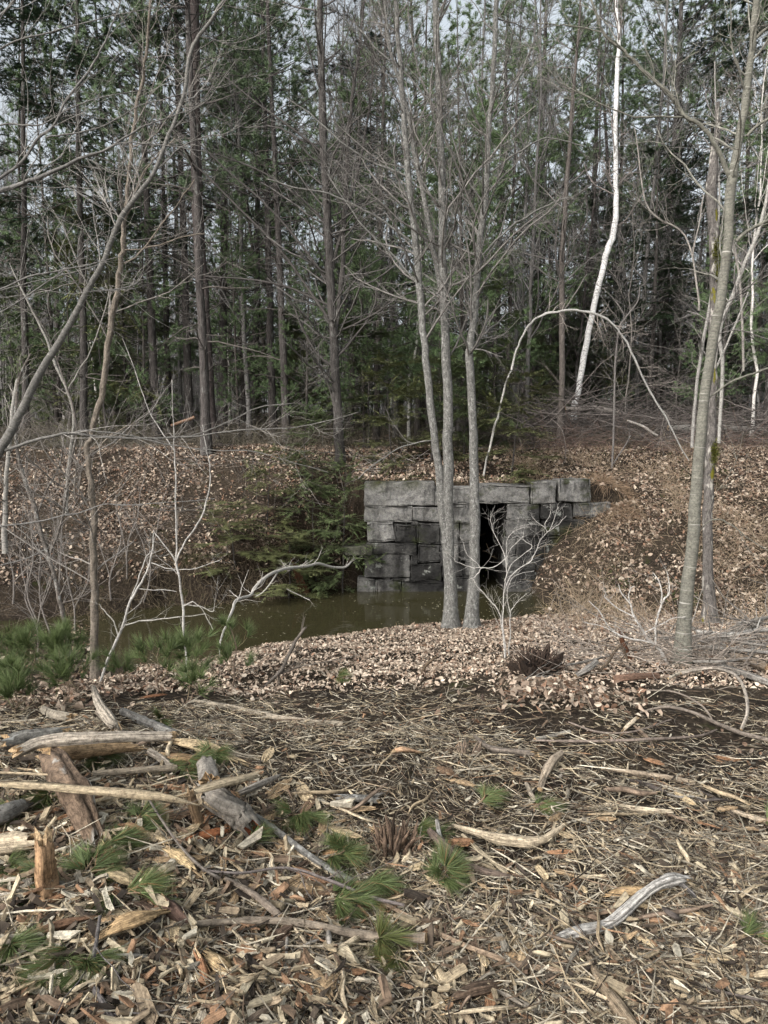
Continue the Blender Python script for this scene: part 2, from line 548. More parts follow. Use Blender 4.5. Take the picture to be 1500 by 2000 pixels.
# ------------------------------------------------------------------ stone culvert
def stone(mb, x0, x1, z0, z1, y0, depth, tone, seed, n=(14, 10, 12), rough=0.028):
    """an irregular bevelled block"""
    nx, ny, nz = n
    r = np.random.default_rng(seed)
    cn = r.normal(size=(2, 2, 4)) * 0.008
    def grid(nu, nv):
        def ax(n_, ln_):
            e = np.array([0.0, 0.006, 0.014, 0.03]) / ln_
            return np.concatenate([e, np.linspace(0, 1, n_ - 6)[1:-1], 1 - e[::-1]])
        u, v_ = np.meshgrid(ax(nu, lu), ax(nv, lv)); return u.ravel(), v_.ravel()
    pts, faces, base = [], [], 0
    LL = (x1 - x0, depth, z1 - z0)
    for axis, side in ((1, 0), (1, 1), (0, 0), (0, 1), (2, 0), (2, 1)):
        nu, nv = (nx, nz) if axis == 1 else ((ny, nz) if axis == 0 else (nx, ny))
        lu, lv = (LL[0], LL[2]) if axis == 1 else ((LL[1], LL[2]) if axis == 0 else (LL[0], LL[1]))
        u, w = grid(nu, nv)
        s = np.full_like(u, side)
        if axis == 1: p = np.stack([u, s, w], -1)
        elif axis == 0: p = np.stack([s, u, w], -1)
        else: p = np.stack([u, w, s], -1)
        i, j = np.meshgrid(np.arange(nu - 1), np.arange(nv - 1))
        qq = np.stack([j * nu + i, j * nu + i + 1, (j + 1) * nu + i + 1, (j + 1) * nu + i], -1).reshape(-1, 4)
        flip = (axis == 1 and side == 1) or (axis == 0 and side == 0) or (axis == 2 and side == 0)
        if flip: qq = qq[:, ::-1]
        faces.append(qq + base); pts.append(p); base += len(p)
    p = np.concatenate(pts)
    L = np.array([x1 - x0, depth, z1 - z0])
    q0 = p * L
    # round the edges
    rad = min(0.014, 0.3 * L.min())
    inner = np.clip(q0, rad, L - rad)
    d = q0 - inner
    ln = np.linalg.norm(d, axis=1, keepdims=True)
    q0 = inner + np.where(ln > 1e-6, d / np.maximum(ln, 1e-6) * np.minimum(ln, rad), d)
    w = q0 + np.array([x0, y0, z0])
    # skewed corners, coarse lumps
    cx, cz = p[:, 0], p[:, 2]
    for a in (0, 1):
        for c in (0, 1):
            wt = (cx if a else 1 - cx) * (cz if c else 1 - cz)
            w[:, 0] += wt * cn[a, c, 0]; w[:, 2] += wt * cn[a, c, 1]; w[:, 1] += wt * cn[a, c, 2]
    o = seed * 3.7
    w[:, 1] += rough * fbm(w[:, 0] * 6 + o, w[:, 2] * 6, w[:, 1] * 6, 3, seed)
    w[:, 0] += rough * 0.6 * fbm(w[:, 0] * 5, w[:, 2] * 5 + o, w[:, 1] * 5, 3, seed + 7)
    w[:, 2] += rough * 0.6 * fbm(w[:, 0] * 5, w[:, 2] * 5, w[:, 1] * 5 + o, 3, seed + 11)
    # water stains and moss where the wall is weathered
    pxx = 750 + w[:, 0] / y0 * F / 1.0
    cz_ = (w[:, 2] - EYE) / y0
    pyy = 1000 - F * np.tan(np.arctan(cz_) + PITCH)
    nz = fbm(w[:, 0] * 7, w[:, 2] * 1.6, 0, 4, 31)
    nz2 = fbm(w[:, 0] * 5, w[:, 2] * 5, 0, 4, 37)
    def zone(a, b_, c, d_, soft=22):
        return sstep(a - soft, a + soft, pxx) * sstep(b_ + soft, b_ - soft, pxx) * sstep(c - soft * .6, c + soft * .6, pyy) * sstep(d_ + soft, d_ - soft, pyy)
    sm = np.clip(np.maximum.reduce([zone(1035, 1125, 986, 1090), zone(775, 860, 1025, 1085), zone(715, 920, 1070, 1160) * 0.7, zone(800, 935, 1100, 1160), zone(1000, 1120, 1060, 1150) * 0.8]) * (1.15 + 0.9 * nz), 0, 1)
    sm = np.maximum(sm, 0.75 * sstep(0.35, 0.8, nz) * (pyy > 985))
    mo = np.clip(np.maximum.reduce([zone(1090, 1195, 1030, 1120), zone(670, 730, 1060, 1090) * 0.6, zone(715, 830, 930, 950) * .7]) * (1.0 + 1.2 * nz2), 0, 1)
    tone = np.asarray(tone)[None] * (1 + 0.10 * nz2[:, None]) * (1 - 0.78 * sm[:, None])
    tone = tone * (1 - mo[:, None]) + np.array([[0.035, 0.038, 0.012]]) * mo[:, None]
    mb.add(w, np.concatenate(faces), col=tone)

culvert = empty('stone_culvert', (1.7, WALL_Y, WATER), 'dry-laid grey granite culvert wall with a black rectangular opening beside the pond', 'culvert')
def wz_(zx, zy, Y=WALL_Y):
    return P(650 + zx / 2.5, 880 + zy / 2.5, Y)
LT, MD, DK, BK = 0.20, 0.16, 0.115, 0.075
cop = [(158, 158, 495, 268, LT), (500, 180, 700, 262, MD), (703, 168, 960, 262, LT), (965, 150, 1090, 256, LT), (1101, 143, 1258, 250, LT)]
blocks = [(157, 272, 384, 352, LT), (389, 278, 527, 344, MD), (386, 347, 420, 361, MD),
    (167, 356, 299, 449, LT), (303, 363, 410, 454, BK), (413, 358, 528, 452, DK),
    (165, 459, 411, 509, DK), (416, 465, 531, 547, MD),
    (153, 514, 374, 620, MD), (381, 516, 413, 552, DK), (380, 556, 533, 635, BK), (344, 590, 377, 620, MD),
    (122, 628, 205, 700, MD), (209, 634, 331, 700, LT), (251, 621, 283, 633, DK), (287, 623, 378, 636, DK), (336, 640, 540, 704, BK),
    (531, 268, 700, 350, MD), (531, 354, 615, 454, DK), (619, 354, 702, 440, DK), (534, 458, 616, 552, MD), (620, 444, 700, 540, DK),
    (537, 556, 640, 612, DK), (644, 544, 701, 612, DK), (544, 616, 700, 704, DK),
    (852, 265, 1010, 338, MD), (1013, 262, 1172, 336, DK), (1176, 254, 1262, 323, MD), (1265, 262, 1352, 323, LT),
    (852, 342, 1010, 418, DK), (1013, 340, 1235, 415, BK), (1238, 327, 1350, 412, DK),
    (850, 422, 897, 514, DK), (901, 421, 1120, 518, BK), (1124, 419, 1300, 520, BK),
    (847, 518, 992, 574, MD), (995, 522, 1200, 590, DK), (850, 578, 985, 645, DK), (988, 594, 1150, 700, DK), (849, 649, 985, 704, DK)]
k = 0
for lst, nm, dep in ((cop, 'coping_stone', 0.55), (blocks, 'wall_stone', 0.42)):
    for (a, b_, c, d_, tone) in lst:
        p0, p1 = wz_(a, d_), wz_(c, b_)
        r = np.random.default_rng(100 + k)
        t = tone * r.uniform(0.88, 1.15)
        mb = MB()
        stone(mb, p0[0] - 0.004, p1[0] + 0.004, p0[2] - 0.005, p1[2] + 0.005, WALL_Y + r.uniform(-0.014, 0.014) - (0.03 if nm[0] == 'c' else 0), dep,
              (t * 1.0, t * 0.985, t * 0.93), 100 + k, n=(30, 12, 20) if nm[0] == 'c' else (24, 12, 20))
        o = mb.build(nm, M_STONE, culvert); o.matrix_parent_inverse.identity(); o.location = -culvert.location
        k += 1
# the jutting ledge stone at the left end
p0, p1 = wz_(57, 507, WALL_Y), wz_(168, 462, WALL_Y)
mb = MB(); stone(mb, p0[0], p1[0] + 0.1, p0[2], p1[2], WALL_Y - 0.12, 0.4, (0.15, 0.15, 0.12), 555)
o = mb.build('ledge_stone', M_STONE, culvert); o.location = -culvert.location
def boxv(x0, x1, y0, y1, z0, z1):
    v = np.array([[x, y, z] for z in (z0, z1) for y in (y0, y1) for x in (x0, x1)], float)
    q = np.array([[0, 2, 3, 1], [4, 5, 7, 6], [0, 1, 5, 4], [2, 6, 7, 3], [0, 4, 6, 2], [1, 3, 7, 5]])
    return v, q
# rubble core behind the face (two piers) and the tunnel lining
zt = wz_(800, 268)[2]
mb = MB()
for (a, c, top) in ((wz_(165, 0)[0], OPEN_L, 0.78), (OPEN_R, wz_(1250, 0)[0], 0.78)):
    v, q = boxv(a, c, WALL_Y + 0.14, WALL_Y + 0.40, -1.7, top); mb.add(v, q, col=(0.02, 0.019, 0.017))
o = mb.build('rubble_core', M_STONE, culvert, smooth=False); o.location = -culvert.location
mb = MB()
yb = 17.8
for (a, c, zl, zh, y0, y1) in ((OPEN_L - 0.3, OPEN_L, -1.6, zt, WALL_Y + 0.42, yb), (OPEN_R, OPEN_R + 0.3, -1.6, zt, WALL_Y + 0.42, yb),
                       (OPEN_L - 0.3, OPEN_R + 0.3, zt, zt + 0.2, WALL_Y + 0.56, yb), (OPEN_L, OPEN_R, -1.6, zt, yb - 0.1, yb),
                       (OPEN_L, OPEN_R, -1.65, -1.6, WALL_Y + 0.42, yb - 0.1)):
    v, q = boxv(a, c, y0, y1, zl, zh); mb.add(v, q, col=(0.02, 0.019, 0.017))  # lining coloured near-black so the tunnel's inside reads as deep shade
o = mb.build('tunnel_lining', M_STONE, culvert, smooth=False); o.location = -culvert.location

# ------------------------------------------------------------------ species prototypes
def path_up(h, lean=0.03, wob=0.05, K=18, seed=0, crook=1.0):
    r = np.random.default_rng(seed)
    z = np.linspace(0, h, K)
    x = lean * z * r.uniform(-1, 1) + wob * crook * np.cumsum(r.normal(size=K)) * 0.6
    y = lean * z * r.uniform(-1, 1) + wob * crook * np.cumsum(r.normal(size=K)) * 0.6
    return np.stack([x - x[0], y - y[0], z], -1)

def flare(c, r, z0, amt=0.5, h=0.25):
    hz = c[:, 2] - z0
    return r * (1 + amt * np.exp(-np.maximum(hz, 0) / h))

def jit(col, n, s=0.2, rng=RNG):
    return np.clip(np.asarray(col) * (1 + s * rng.normal(size=(n, 1))), 0.003, 0.95)

def proto_bare(seed, h=12.0, r0=0.08, col=(0.13, 0.12, 0.11), tcol=(0.2, 0.19, 0.18), n=(16, 90, 420), low=0.25, mat=None, spread=1.0, crook=1.0, rmin=0.0035):
    rng = np.random.default_rng(seed)
    c = path_up(h, 0.05, 0.05, 18, seed, crook)
    r = r0 * np.linspace(1, 0.15, 18); r = flare(c, r, 0, 0.4)
    t = MB(); tubes(t, c, r, 7, col, rough=0.08)
    cr = MB()
    c1, r1 = spawn(c, r, n[0], (1.6 * spread, 4.0 * spread), (low, 0.98), (30, 65), 0.28, 0.13, 8, 0.5, 0.008, rng, lenfall=0.6)
    c2, r2 = spawn(c1, r1, n[1], (0.7, 1.9), (0.15, 1.0), (30, 60), 0.12, 0.2, 6, 0.6, 0.0045, rng)
    c3, r3 = spawn(c2, r2, n[2], (0.3, 0.9), (0.15, 1.0), (30, 60), 0.08, 0.25, 5, 0.7, rmin, rng)
    tubes(cr, c1, r1, 5, jit(col, len(c1))); tubes(cr, c2, r2, 3, jit(tcol, len(c2))); tubes(cr, c3, r3, 3, jit(tcol, len(c3)))
    return t, cr

def proto_conifer(seed, h, r0, f0, f1, kind='hemlock', col=(0.055, 0.045, 0.04), green=(0.03, 0.055, 0.022), dead=30, dens=1.0, reach=2.0, blade=1.0):
    """trunk, dead stubs below f0, live boughs between f0 and f1 (fractions of height)"""
    rng = np.random.default_rng(seed)
    c = path_up(h, 0.03, 0.02, 18, seed)
    r = r0 * np.linspace(1, 0.12, 18); r = flare(c, r, 0, 0.35)
    t = MB(); tubes(t, c, r, 8, col, rough=0.08)
    cr = MB()
    if dead:
        cd, rd = spawn(c, r, dead, (0.5, 1.9), (0.1, min(1.0, f0 + 0.25)), (70, 100), -0.05, 0.16, 6, 0.25, 0.006, rng, lenfall=0.2)
        tubes(cr, cd, rd, 3, jit((0.10, 0.09, 0.08), len(cd)))
        ce, re_ = spawn(cd, rd, dead * 4, (0.2, 0.7), (0.2, 1), (30, 70), 0.0, 0.25, 4, 0.6, 0.0035, rng)
        tubes(cr, ce, re_, 3, jit((0.12, 0.11, 0.10), len(ce)))
    nb = int(h * (f1 - f0) * 6 * dens)
    tt = rng.uniform(f0, f1, nb)
    if kind == 'pine': tt = np.round(tt * h / 0.55) * 0.55 / h + rng.normal(size=nb) * 0.006
    tt = np.clip(tt, f0, 0.985)
    p, rr, d = interp_tube(c[None], r[None], np.zeros(nb, int), tt)
    az = rng.uniform(0, 2 * math.pi, nb)
    rel = (tt - f0) / (f1 - f0 + 1e-6)
    L = reach * (1 - rel) ** 0.7 * rng.uniform(0.55, 1.1, nb) * (0.55 + 0.45 * np.minimum(1, rel * 6)) + 0.25
    el = (0.10 + 0.5 * rel if kind == 'pine' else -0.05 + 0.5 * rel) + rng.normal(size=nb) * 0.12
    dd = norm(np.stack([np.cos(az), np.sin(az), el], -1))
    K = 7
    pts = [p]; cur = p
    for k_ in range(1, K):
        bend = 0.10 if kind == 'pine' else (-0.10 if k_ < 4 else 0.06)
        dd = norm(dd + np.array([0, 0, bend]) + rng.normal(size=(nb, 3)) * 0.06)
        cur = cur + dd * (L / (K - 1))[:, None]; pts.append(cur)
    B = np.stack(pts, 1); BR = np.maximum(rr * 0.3, 0.006)[:, None] * np.linspace(1, 0.3, K)
    tubes(cr, B, BR, 3, col)
    if kind == 'pine':
        C2, R2 = spawn(B, BR, int(nb * 12), (0.3, 0.85), (0.3, 1.0), (30, 65), 0.1, 0.1, 4, 0.6, 0.003, rng, flat=0.4)
        tubes(cr, C2, R2, 3, col)
        pi = rng.integers(0, len(C2), int(nb * 12 * 6)); ti = rng.uniform(0.35, 1, len(pi))
        p2, _, d2 = interp_tube(C2, R2, pi, ti)
        tufts(cr, p2, norm(d2 + np.array([0, 0, .15])), 12, (0.08, 0.15), 0.012 * blade, 0.6, green, 1, rng)
    else:
        C2, R2 = spawn(B, BR, int(nb * 18), (0.2, 0.8), (0.08, 1.0), (40, 65), -0.12, 0.07, 4, 0.6, 0.0025, rng, flat=0.9, lenfall=0.4)
        tubes(cr, C2, R2, 3, (0.06, 0.05, 0.035))
        pi = rng.integers(0, len(C2), int(nb * 18 * 40)); ti = rng.uniform(0.05, 1, len(pi))
        p2, _, d2 = interp_tube(C2, R2, pi, ti)
        sgn = np.where(rng.random(len(pi)) < 0.5, 1, -1)[:, None]
        sd_ = norm(np.cross(d2, np.array([0, 0, 1.0]))) * sgn
        dd2 = norm(d2 * 0.8 + sd_ + rng.normal(size=(len(pi), 3)) * 0.25)
        tint = np.repeat(1 + 0.22 * rng.normal(size=(len(C2), 1)), 1, 0)[pi]
        blades(cr, p2, dd2, rng.uniform(0.06, 0.13, len(pi)), 0.024 * blade, np.clip(np.asarray(green) * tint * rng.uniform(0.7, 1.3, (len(pi), 1)), 0.003, 1), 1, flatw=True, rng=rng)
    return t, cr

G_HEM, G_PINE, G_SPR, G_OLV = (0.066, 0.108, 0.056), (0.115, 0.165, 0.085), (0.055, 0.092, 0.056), (0.060, 0.078, 0.028)
PROTO = {}
def reg(name, tc, tm, cm, nm, crown_name):
    t, c = tc
    PROTO[name] = (t.mesh('trunk', [tm]), c.mesh(crown_name, cm), nm, crown_name, t, c)
DARK = (0.066, 0.060, 0.055)
for s in range(3):
    reg('spruce%d' % s, proto_conifer(20 + s, 16, 0.09, 0.30, 1, 'hemlock', DARK, G_SPR, 40, 0.62, 2.4), M_DARKBARK, [M_TWIG, M_NEEDLE], 'spruce_tree', 'crown')
for s in range(3):
    reg('pine%d' % s, proto_conifer(30 + s, 17, 0.12, 0.34, 1, 'pine', (0.082, 0.074, 0.069), G_PINE, 40, 1.0, 3.2), M_DARKBARK, [M_TWIG, M_NEEDLE], 'pine_tree', 'crown')
for s in range(2):
    reg('softpine%d' % s, proto_conifer(40 + s, 12, 0.08, 0.10, 1, 'pine', (0.08, 0.072, 0.064), (0.118, 0.172, 0.080), 20, 1.0, 2.6), M_DARKBARK, [M_TWIG, M_NEEDLE], 'pine_tree', 'crown')
for s in range(2):
    reg('hemlock%d' % s, proto_conifer(50 + s, 9, 0.09, 0.08, 1, 'hemlock', DARK, G_HEM, 0, 1.2, 2.6), M_DARKBARK, [M_TWIG, M_NEEDLE], 'hemlock_tree', 'crown')
for s in range(3):
    reg('sapling%d' % s, proto_conifer(60 + s, 3.6, 0.022, 0.06, 1, 'hemlock', DARK, (0.115, 0.15, 0.065) if s != 1 else (0.15, 0.165, 0.07), 0, 1.1, 1.0, 0.72), M_DARKBARK, [M_TWIG, M_NEEDLE], 'conifer_sapling', 'foliage')
for s in range(4):
    cc_ = [(0.15, 0.145, 0.138), (0.12, 0.116, 0.11), (0.20, 0.195, 0.185), (0.14, 0.135, 0.128)][s]
    reg('bare%d' % s, proto_bare(70 + s, 12 + s, 0.05 + 0.010 * s, cc_, (0.21, 0.205, 0.20), (22, 160, 1100), 0.16), M_BARK, [M_TWIG], 'bare_tree', 'branches')
for s in range(2):
    reg('birch%d' % s, proto_bare(80 + s, 11, 0.045, (0.60, 0.58, 0.54), (0.22, 0.19, 0.17), (14, 90, 420), 0.35, crook=1.6), M_BIRCH, [M_TWIG], 'birch_tree', 'branches')
for s in range(3):
    reg('thin%d' % s, proto_bare(90 + s, 6.5, 0.022, (0.15, 0.14, 0.125), (0.2, 0.185, 0.17), (14, 60, 220), 0.15, spread=0.5, crook=1.3), M_BARK, [M_TWIG], 'bare_sapling', 'branches')
reg('pole0', proto_bare(97, 13, 0.045, (0.06, 0.052, 0.048), (0.09, 0.08, 0.075), (46, 120, 300), 0.08, spread=0.45), M_DARKBARK, [M_TWIG], 'dead_tree', 'branches')

USED = set()
LABELS = {}
def uniq(label, extra=()):
    if label not in LABELS:
        LABELS[label] = 1; return label
    for e in extra:
        l2 = label + ' ' + e
        if l2 not in LABELS:
            LABELS[l2] = 1; return l2
    LABELS[label] += 1
    return label

def place(kind, x, y, s, label, cat, group=None, rz=None, sx=1.0, lean=(0, 0), dz=-0.05):
    tm, cm, nm, crn, _, _ = PROTO[kind]
    r = empty(nm, (x, y, float(HGT(x, y)) + dz), label, cat, group)
    r.rotation_euler = (lean[0], lean[1], random.uniform(0, 6.28) if rz is None else rz)
    r.scale = (s * sx, s * sx, s)
    for me, n_ in ((tm, 'trunk'), (cm, crn)):
        o = bpy.data.objects.new(n_, me); COL.objects.link(o); o.parent = r
    return r
def atx(px, Y): return (px - 750) / F * Y * 1.0

# named trees of the middle distance: (kind, px, Y, scale, thickness, label, category)
MID = [
 ('spruce0', 55, 18.0, 1.0, 1.0, 'dark spruce trunk at the left edge, upright behind the diagonal tree', 'spruce'),
 ('spruce1', 168, 17.2, 1.0, 1.05, 'dark straight spruce with drooping boughs just left of the twisted brown trunk', 'spruce'),
 ('spruce2', 118, 23.0, 1.05, 1.0, 'dark spruce between the two leftmost spruces, farther back', 'spruce'),
 ('spruce0', 228, 26.0, 1.1, 1.0, 'distant spruce showing behind the twisted brown trunk', 'spruce'),
 ('spruce2', 330, 19.5, 0.95, 0.6, 'slim dark spruce pole left of the thick leaning pine', 'spruce'),
 ('pine0', 372, 19.0, 0.95, 0.9, 'pine with soft green crown left above the thick leaning pine', 'pine'),
 ('pine1', 436, 20.0, 1.0, 1.1, 'dark upright pine just right of the thick leaning pine', 'pine'),
 ('pine2', 500, 22.5, 1.0, 0.9, 'green crowned pine rising between the leaning pine and dark maple', 'pine'),
 ('pine0', 536, 19.0, 0.9, 0.75, 'dark pine pole left of the many-branched maple', 'pine'),
 ('pine1', 562, 17.6, 0.85, 0.75, 'nearest dark pine pole left of the many-branched maple', 'pine'),
 ('pine2', 405, 15.9, 0.9, 0.8, 'near pine whose soft green boughs fill the upper left middle', 'pine'),
 ('pine0', 310, 18.2, 0.95, 0.8, 'pine with soft green boughs right of the twisted brown trunk top', 'pine'),
 ('softpine1', 480, 21.0, 1.05, 0.9, 'soft green young pine right of the dark upright pine', 'pine'),
 ('softpine0', 255, 20.5, 0.8, 0.9, 'soft green young pine behind the crooked trunk middle', 'pine'),
 ('softpine0', 735, 18.0, 1.0, 1.0, 'soft green young pine right of the many-branched maple', 'pine'),
 ('softpine1', 815, 19.5, 1.0, 0.9, 'soft green young pine behind the leftmost lichen trunk', 'pine'),
 ('softpine0', 905, 17.6, 0.85, 0.8, 'bright green young pine between the lichen covered trunks', 'pine'),
 ('softpine1', 985, 20.0, 0.95, 1.0, 'soft green young pine behind the arched birch', 'pine'),
 ('hemlock0', 1060, 23.0, 0.85, 1.0, 'dark hemlock behind the left leg of the arched birch', 'hemlock'),
 ('hemlock1', 1165, 25.0, 0.95, 1.1, 'dark hemlock behind the leaning white birch', 'hemlock'),
 ('hemlock0', 1260, 22.0, 0.92, 1.15, 'broad dark hemlock right of the leaning white birch', 'hemlock'),
 ('hemlock1', 1345, 24.0, 0.95, 1.2, 'broad dark hemlock behind the mossy dead trunk', 'hemlock'),
 ('hemlock0', 1465, 20.5, 0.9, 1.1, 'dark hemlock at the right edge behind the striped tree', 'hemlock'),
 ('pine2', 1278, 25.0, 1.15, 1.6, 'tallest thick pine right of the white birch top', 'pine'),
 ('pine0', 1318, 27.0, 1.1, 1.2, 'thinner tall pine beside the tallest thick pine', 'pine'),
 ('softpine0', 140, 18.6, 0.50, 1.0, 'short soft green pine behind the left bank, left of the crooked trunk', 'pine'),
 ('softpine1', 285, 18.0, 0.55, 1.0, 'short soft green pine behind the left bank, right of the crooked trunk', 'pine'),
 ('softpine0', 468, 18.4, 0.52, 1.0, 'short soft green pine behind the bank, right of the leaning pine', 'pine'),
 ('softpine1', 598, 17.4, 0.45, 1.0, 'short soft green pine behind the bank, left of the many-branched maple', 'pine'),
 ('softpine0', 712, 16.9, 0.50, 1.0, 'short soft green pine above the left end of the culvert wall', 'pine'),
 ('softpine1', 862, 16.6, 0.42, 1.0, 'short soft green pine right behind the forked lichen tree', 'pine'),
 ('softpine0', 1405, 18.0, 0.5, 1.0, 'short soft green pine behind the brush, right of the mossy dead trunk', 'pine'),
 ('pine0', 1035, 23.5, 1.05, 0.8, 'pine with layered boughs inside the top of the birch arch', 'pine'),
 ('pine1', 1140, 27.0, 1.1, 0.9, 'pine with layered boughs left of the white birch top', 'pine'),
 ('bare2', 1000, 21.0, 1.05, 0.9, 'bare grey tree above the left shoulder of the birch arch', 'tree'),
 ('bare0', 1075, 25.0, 1.1, 0.9, 'bare grey tree left of the straight brown trunk top', 'tree'),
 ('bare3', 1235, 23.0, 1.1, 0.9, 'bare grey tree right of the white birch top', 'tree'),
 ('pine2', 960, 26.0, 1.1, 0.8, 'pine behind the right lichen trunk top', 'pine'),
 ('spruce1', 1437, 22.0, 1.05, 0.9, 'dark spruce pole right of the striped tree', 'spruce'),
 ('spruce0', 1375, 25.0, 1.1, 0.9, 'dark spruce rising left behind the mossy dead trunk', 'spruce'),
 ('spruce2', 1490, 18.5, 1.0, 0.9, 'dark spruce cut by the right edge of the view', 'spruce'),
 ('birch0', 1462, 17.5, 0.9, 0.9, 'thin pale birch at the right behind the striped tree', 'birch'),
 ('birch1', 888, 21.0, 0.9, 0.9, 'thin pale birch seen between the lichen covered trunks', 'birch'),
 ('birch0', 450, 27.0, 0.8, 1.0, 'thin distant birch right of the dark upright pine', 'birch'),
 ('sapling1', 1000, 14.6, 0.58, 1.7, 'small bushy spruce on the culvert beside the arched birch foot', 'sapling'),
 ('sapling1', 842, 15.3, 0.6, 1.4, 'small olive hemlock behind the left lichen trunk on the culvert', 'sapling'),
 ('sapling2', 905, 15.6, 0.65, 1.2, 'small dark hemlock between the lichen trunks on the culvert', 'sapling'),
 ('sapling1', 765, 15.0, 0.6, 1.3, 'small hemlock above the left end of the stone wall', 'sapling'),
 ('sapling2', 720, 16.6, 0.9, 1.3, 'taller hemlock sapling behind the left end of the stone wall', 'sapling'),
 ('sapling0', 962, 16.8, 1.0, 1.1, 'hemlock sapling right behind the right lichen trunk', 'sapling'),
 ('sapling2', 615, 13.9, 0.62, 1.15, 'dark hemlock on the bank left of the stone wall', 'sapling'),
 ('sapling0', 668, 13.6, 0.72, 1.0, 'dark hemlock overhanging the left end of the stone wall', 'sapling'),
 ('sapling1', 520, 13.9, 0.42, 1.4, 'low yellowish hemlock on the leafy left bank', 'sapling'),
 ('sapling1', 455, 13.0, 0.34, 2.1, 'low hemlock spreading over the left bank edge', 'sapling'),
 ('sapling2', 598, 14.8, 0.5, 1.4, 'small hemlock high on the left bank below the maple', 'sapling'),
 ('sapling1', 560, 13.1, 0.35, 2.0, 'low hemlock drooping toward the water from the left bank', 'sapling'),
]
for (kd, px, Y, s, th, lb, cat) in MID:
    LABELS[lb] = 1
    place(kd, atx(px, Y), Y, s, lb, cat, sx=th if 'sapling' in kd or 'hemlock' in kd else 1.0 if th < 1.2 else 1.15)

# filler trees of the wood: each its own tree
SECT = [(0, 'at the left edge of the wood'), (110, 'left of the twisted brown trunk'), (200, 'behind the twisted brown trunk'), (270, 'right of the twisted brown trunk'),
        (350, 'behind the thick leaning pine'), (450, 'right of the thick leaning pine'), (530, 'left of the many-branched maple'), (610, 'behind the many-branched maple'),
        (700, 'right of the many-branched maple'), (790, 'behind the leftmost lichen trunk'), (870, 'between the lichen trunks'), (950, 'behind the foot of the arched birch'),
        (1030, 'inside the arch of the bent birch'), (1110, 'behind the leaning white birch'), (1200, 'right of the leaning white birch'), (1290, 'left of the mossy dead trunk'),
        (1370, 'behind the striped tree'), (1440, 'at the right edge of the wood')]
ADJ = {'bare': 'bare grey tree', 'thin': 'thin bare sapling', 'pole': 'dead dark pole', 'birch': 'slender pale birch',
       'spruce': 'dark spruce', 'pine': 'tall pine', 'sapling': 'small green conifer', 'softpine': 'soft green pine', 'hemlock': 'dark hemlock'}
CAT = {'bare': 'tree', 'thin': 'sapling', 'pole': 'dead tree', 'birch': 'birch', 'spruce': 'spruce', 'pine': 'pine', 'sapling': 'sapling', 'softpine': 'pine', 'hemlock': 'hemlock'}
rf = np.random.default_rng(5)
pos = [(atx(m_[1], m_[2]), m_[2]) for m_ in MID]
fill = []
kinds = ['bare0', 'bare1', 'bare2', 'bare3', 'thin0', 'thin1', 'thin2', 'pole0', 'birch0', 'birch1', 'spruce0', 'spruce1', 'spruce2', 'pine1', 'sapling0', 'sapling1', 'sapling2', 'softpine0']
pr = np.array([6, 6, 6, 6, 6, 6, 6, 6, 2.5, 2.5, 1.0, 1.0, 1.0, 2, 12, 13, 12, 6], float)
tries = 0
while len(fill) < 190 and tries < 6000:
    tries += 1
    Y = 17.0 + 23.0 * rf.random() ** 0.85
    px = rf.uniform(-60, 1560)
    x = atx(px, Y)
    if any((x - a) ** 2 + (Y - b_) ** 2 < 0.75 ** 2 for a, b_ in pos): continue
    if 1105 < px < 1225 and Y < 20.5: continue
    kd = rf.choice(kinds, p=pr / pr.sum())
    if Y > 28 and kd.startswith(('sapling', 'thin')) and rf.random() < 0.6: continue
    if kd.startswith('sapling') and px > 1050 and Y < 20: continue
    if px > 1000 and Y < 20 and kd.startswith('bare') and rf.random() < 0.6: continue
    pos.append((x, Y)); fill.append((Y, px, kd))
fill.sort()
cnt = {}
ORD = ['nearest', 'second nearest', 'third nearest', 'fourth nearest', 'fifth nearest', 'sixth nearest', 'seventh nearest', 'eighth nearest', 'ninth nearest', 'tenth nearest', 'eleventh nearest', 'twelfth nearest']
for (Y, px, kd) in fill:
    base = kd.rstrip('0123456789')
    sec = [t for a, t in SECT if px >= a]
    sec = sec[-1] if sec else SECT[0][1]
    k_ = cnt.get((base, sec), 0); cnt[(base, sec)] = k_ + 1
    s = rf.uniform(0.8, 1.15)
    if base == 'sapling': s = rf.uniform(0.6, 1.7)
    if base == 'thin': s = rf.uniform(0.6, 1.2)
    place(kd, atx(px, Y), Y, s, '%s %s, %s of its kind there' % (ADJ[base], sec, ORD[k_]), CAT[base],
          'trees of the wood behind the culvert', sx=rf.uniform(0.85, 1.2), lean=(rf.normal() * 0.04, rf.normal() * 0.04))

# far-off wood reads as one mass
far = MB()  # colours lightened beyond the nearer trees to stand in for haze
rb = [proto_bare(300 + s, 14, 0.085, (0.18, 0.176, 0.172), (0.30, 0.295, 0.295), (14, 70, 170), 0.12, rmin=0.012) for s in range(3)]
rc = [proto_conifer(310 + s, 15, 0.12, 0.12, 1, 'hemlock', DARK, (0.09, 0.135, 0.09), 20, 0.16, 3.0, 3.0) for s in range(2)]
for k_ in range(330):
    Y = 36 + 60 * rf.random() ** 1.2
    x = rf.uniform(-0.62, 0.62) * Y
    a = rf.uniform(0, 6.28); s = rf.uniform(0.75, 1.1)
    m3 = np.array([[math.cos(a), -math.sin(a), 0], [math.sin(a), math.cos(a), 0], [0, 0, 1]]) * s
    pr_ = rb[rf.integers(3)] if rf.random() < 0.78 else rc[rf.integers(2)]
    for part in pr_:
        far.add_copy(part, m3, np.array([x, Y, float(HGT(x, Y)) - 0.1]))
rs = [proto_bare(330 + s, 5.5, 0.03, (0.18, 0.172, 0.165), (0.26, 0.25, 0.245), (26, 110, 120), 0.03, rmin=0.010, spread=0.6) for s in range(2)]
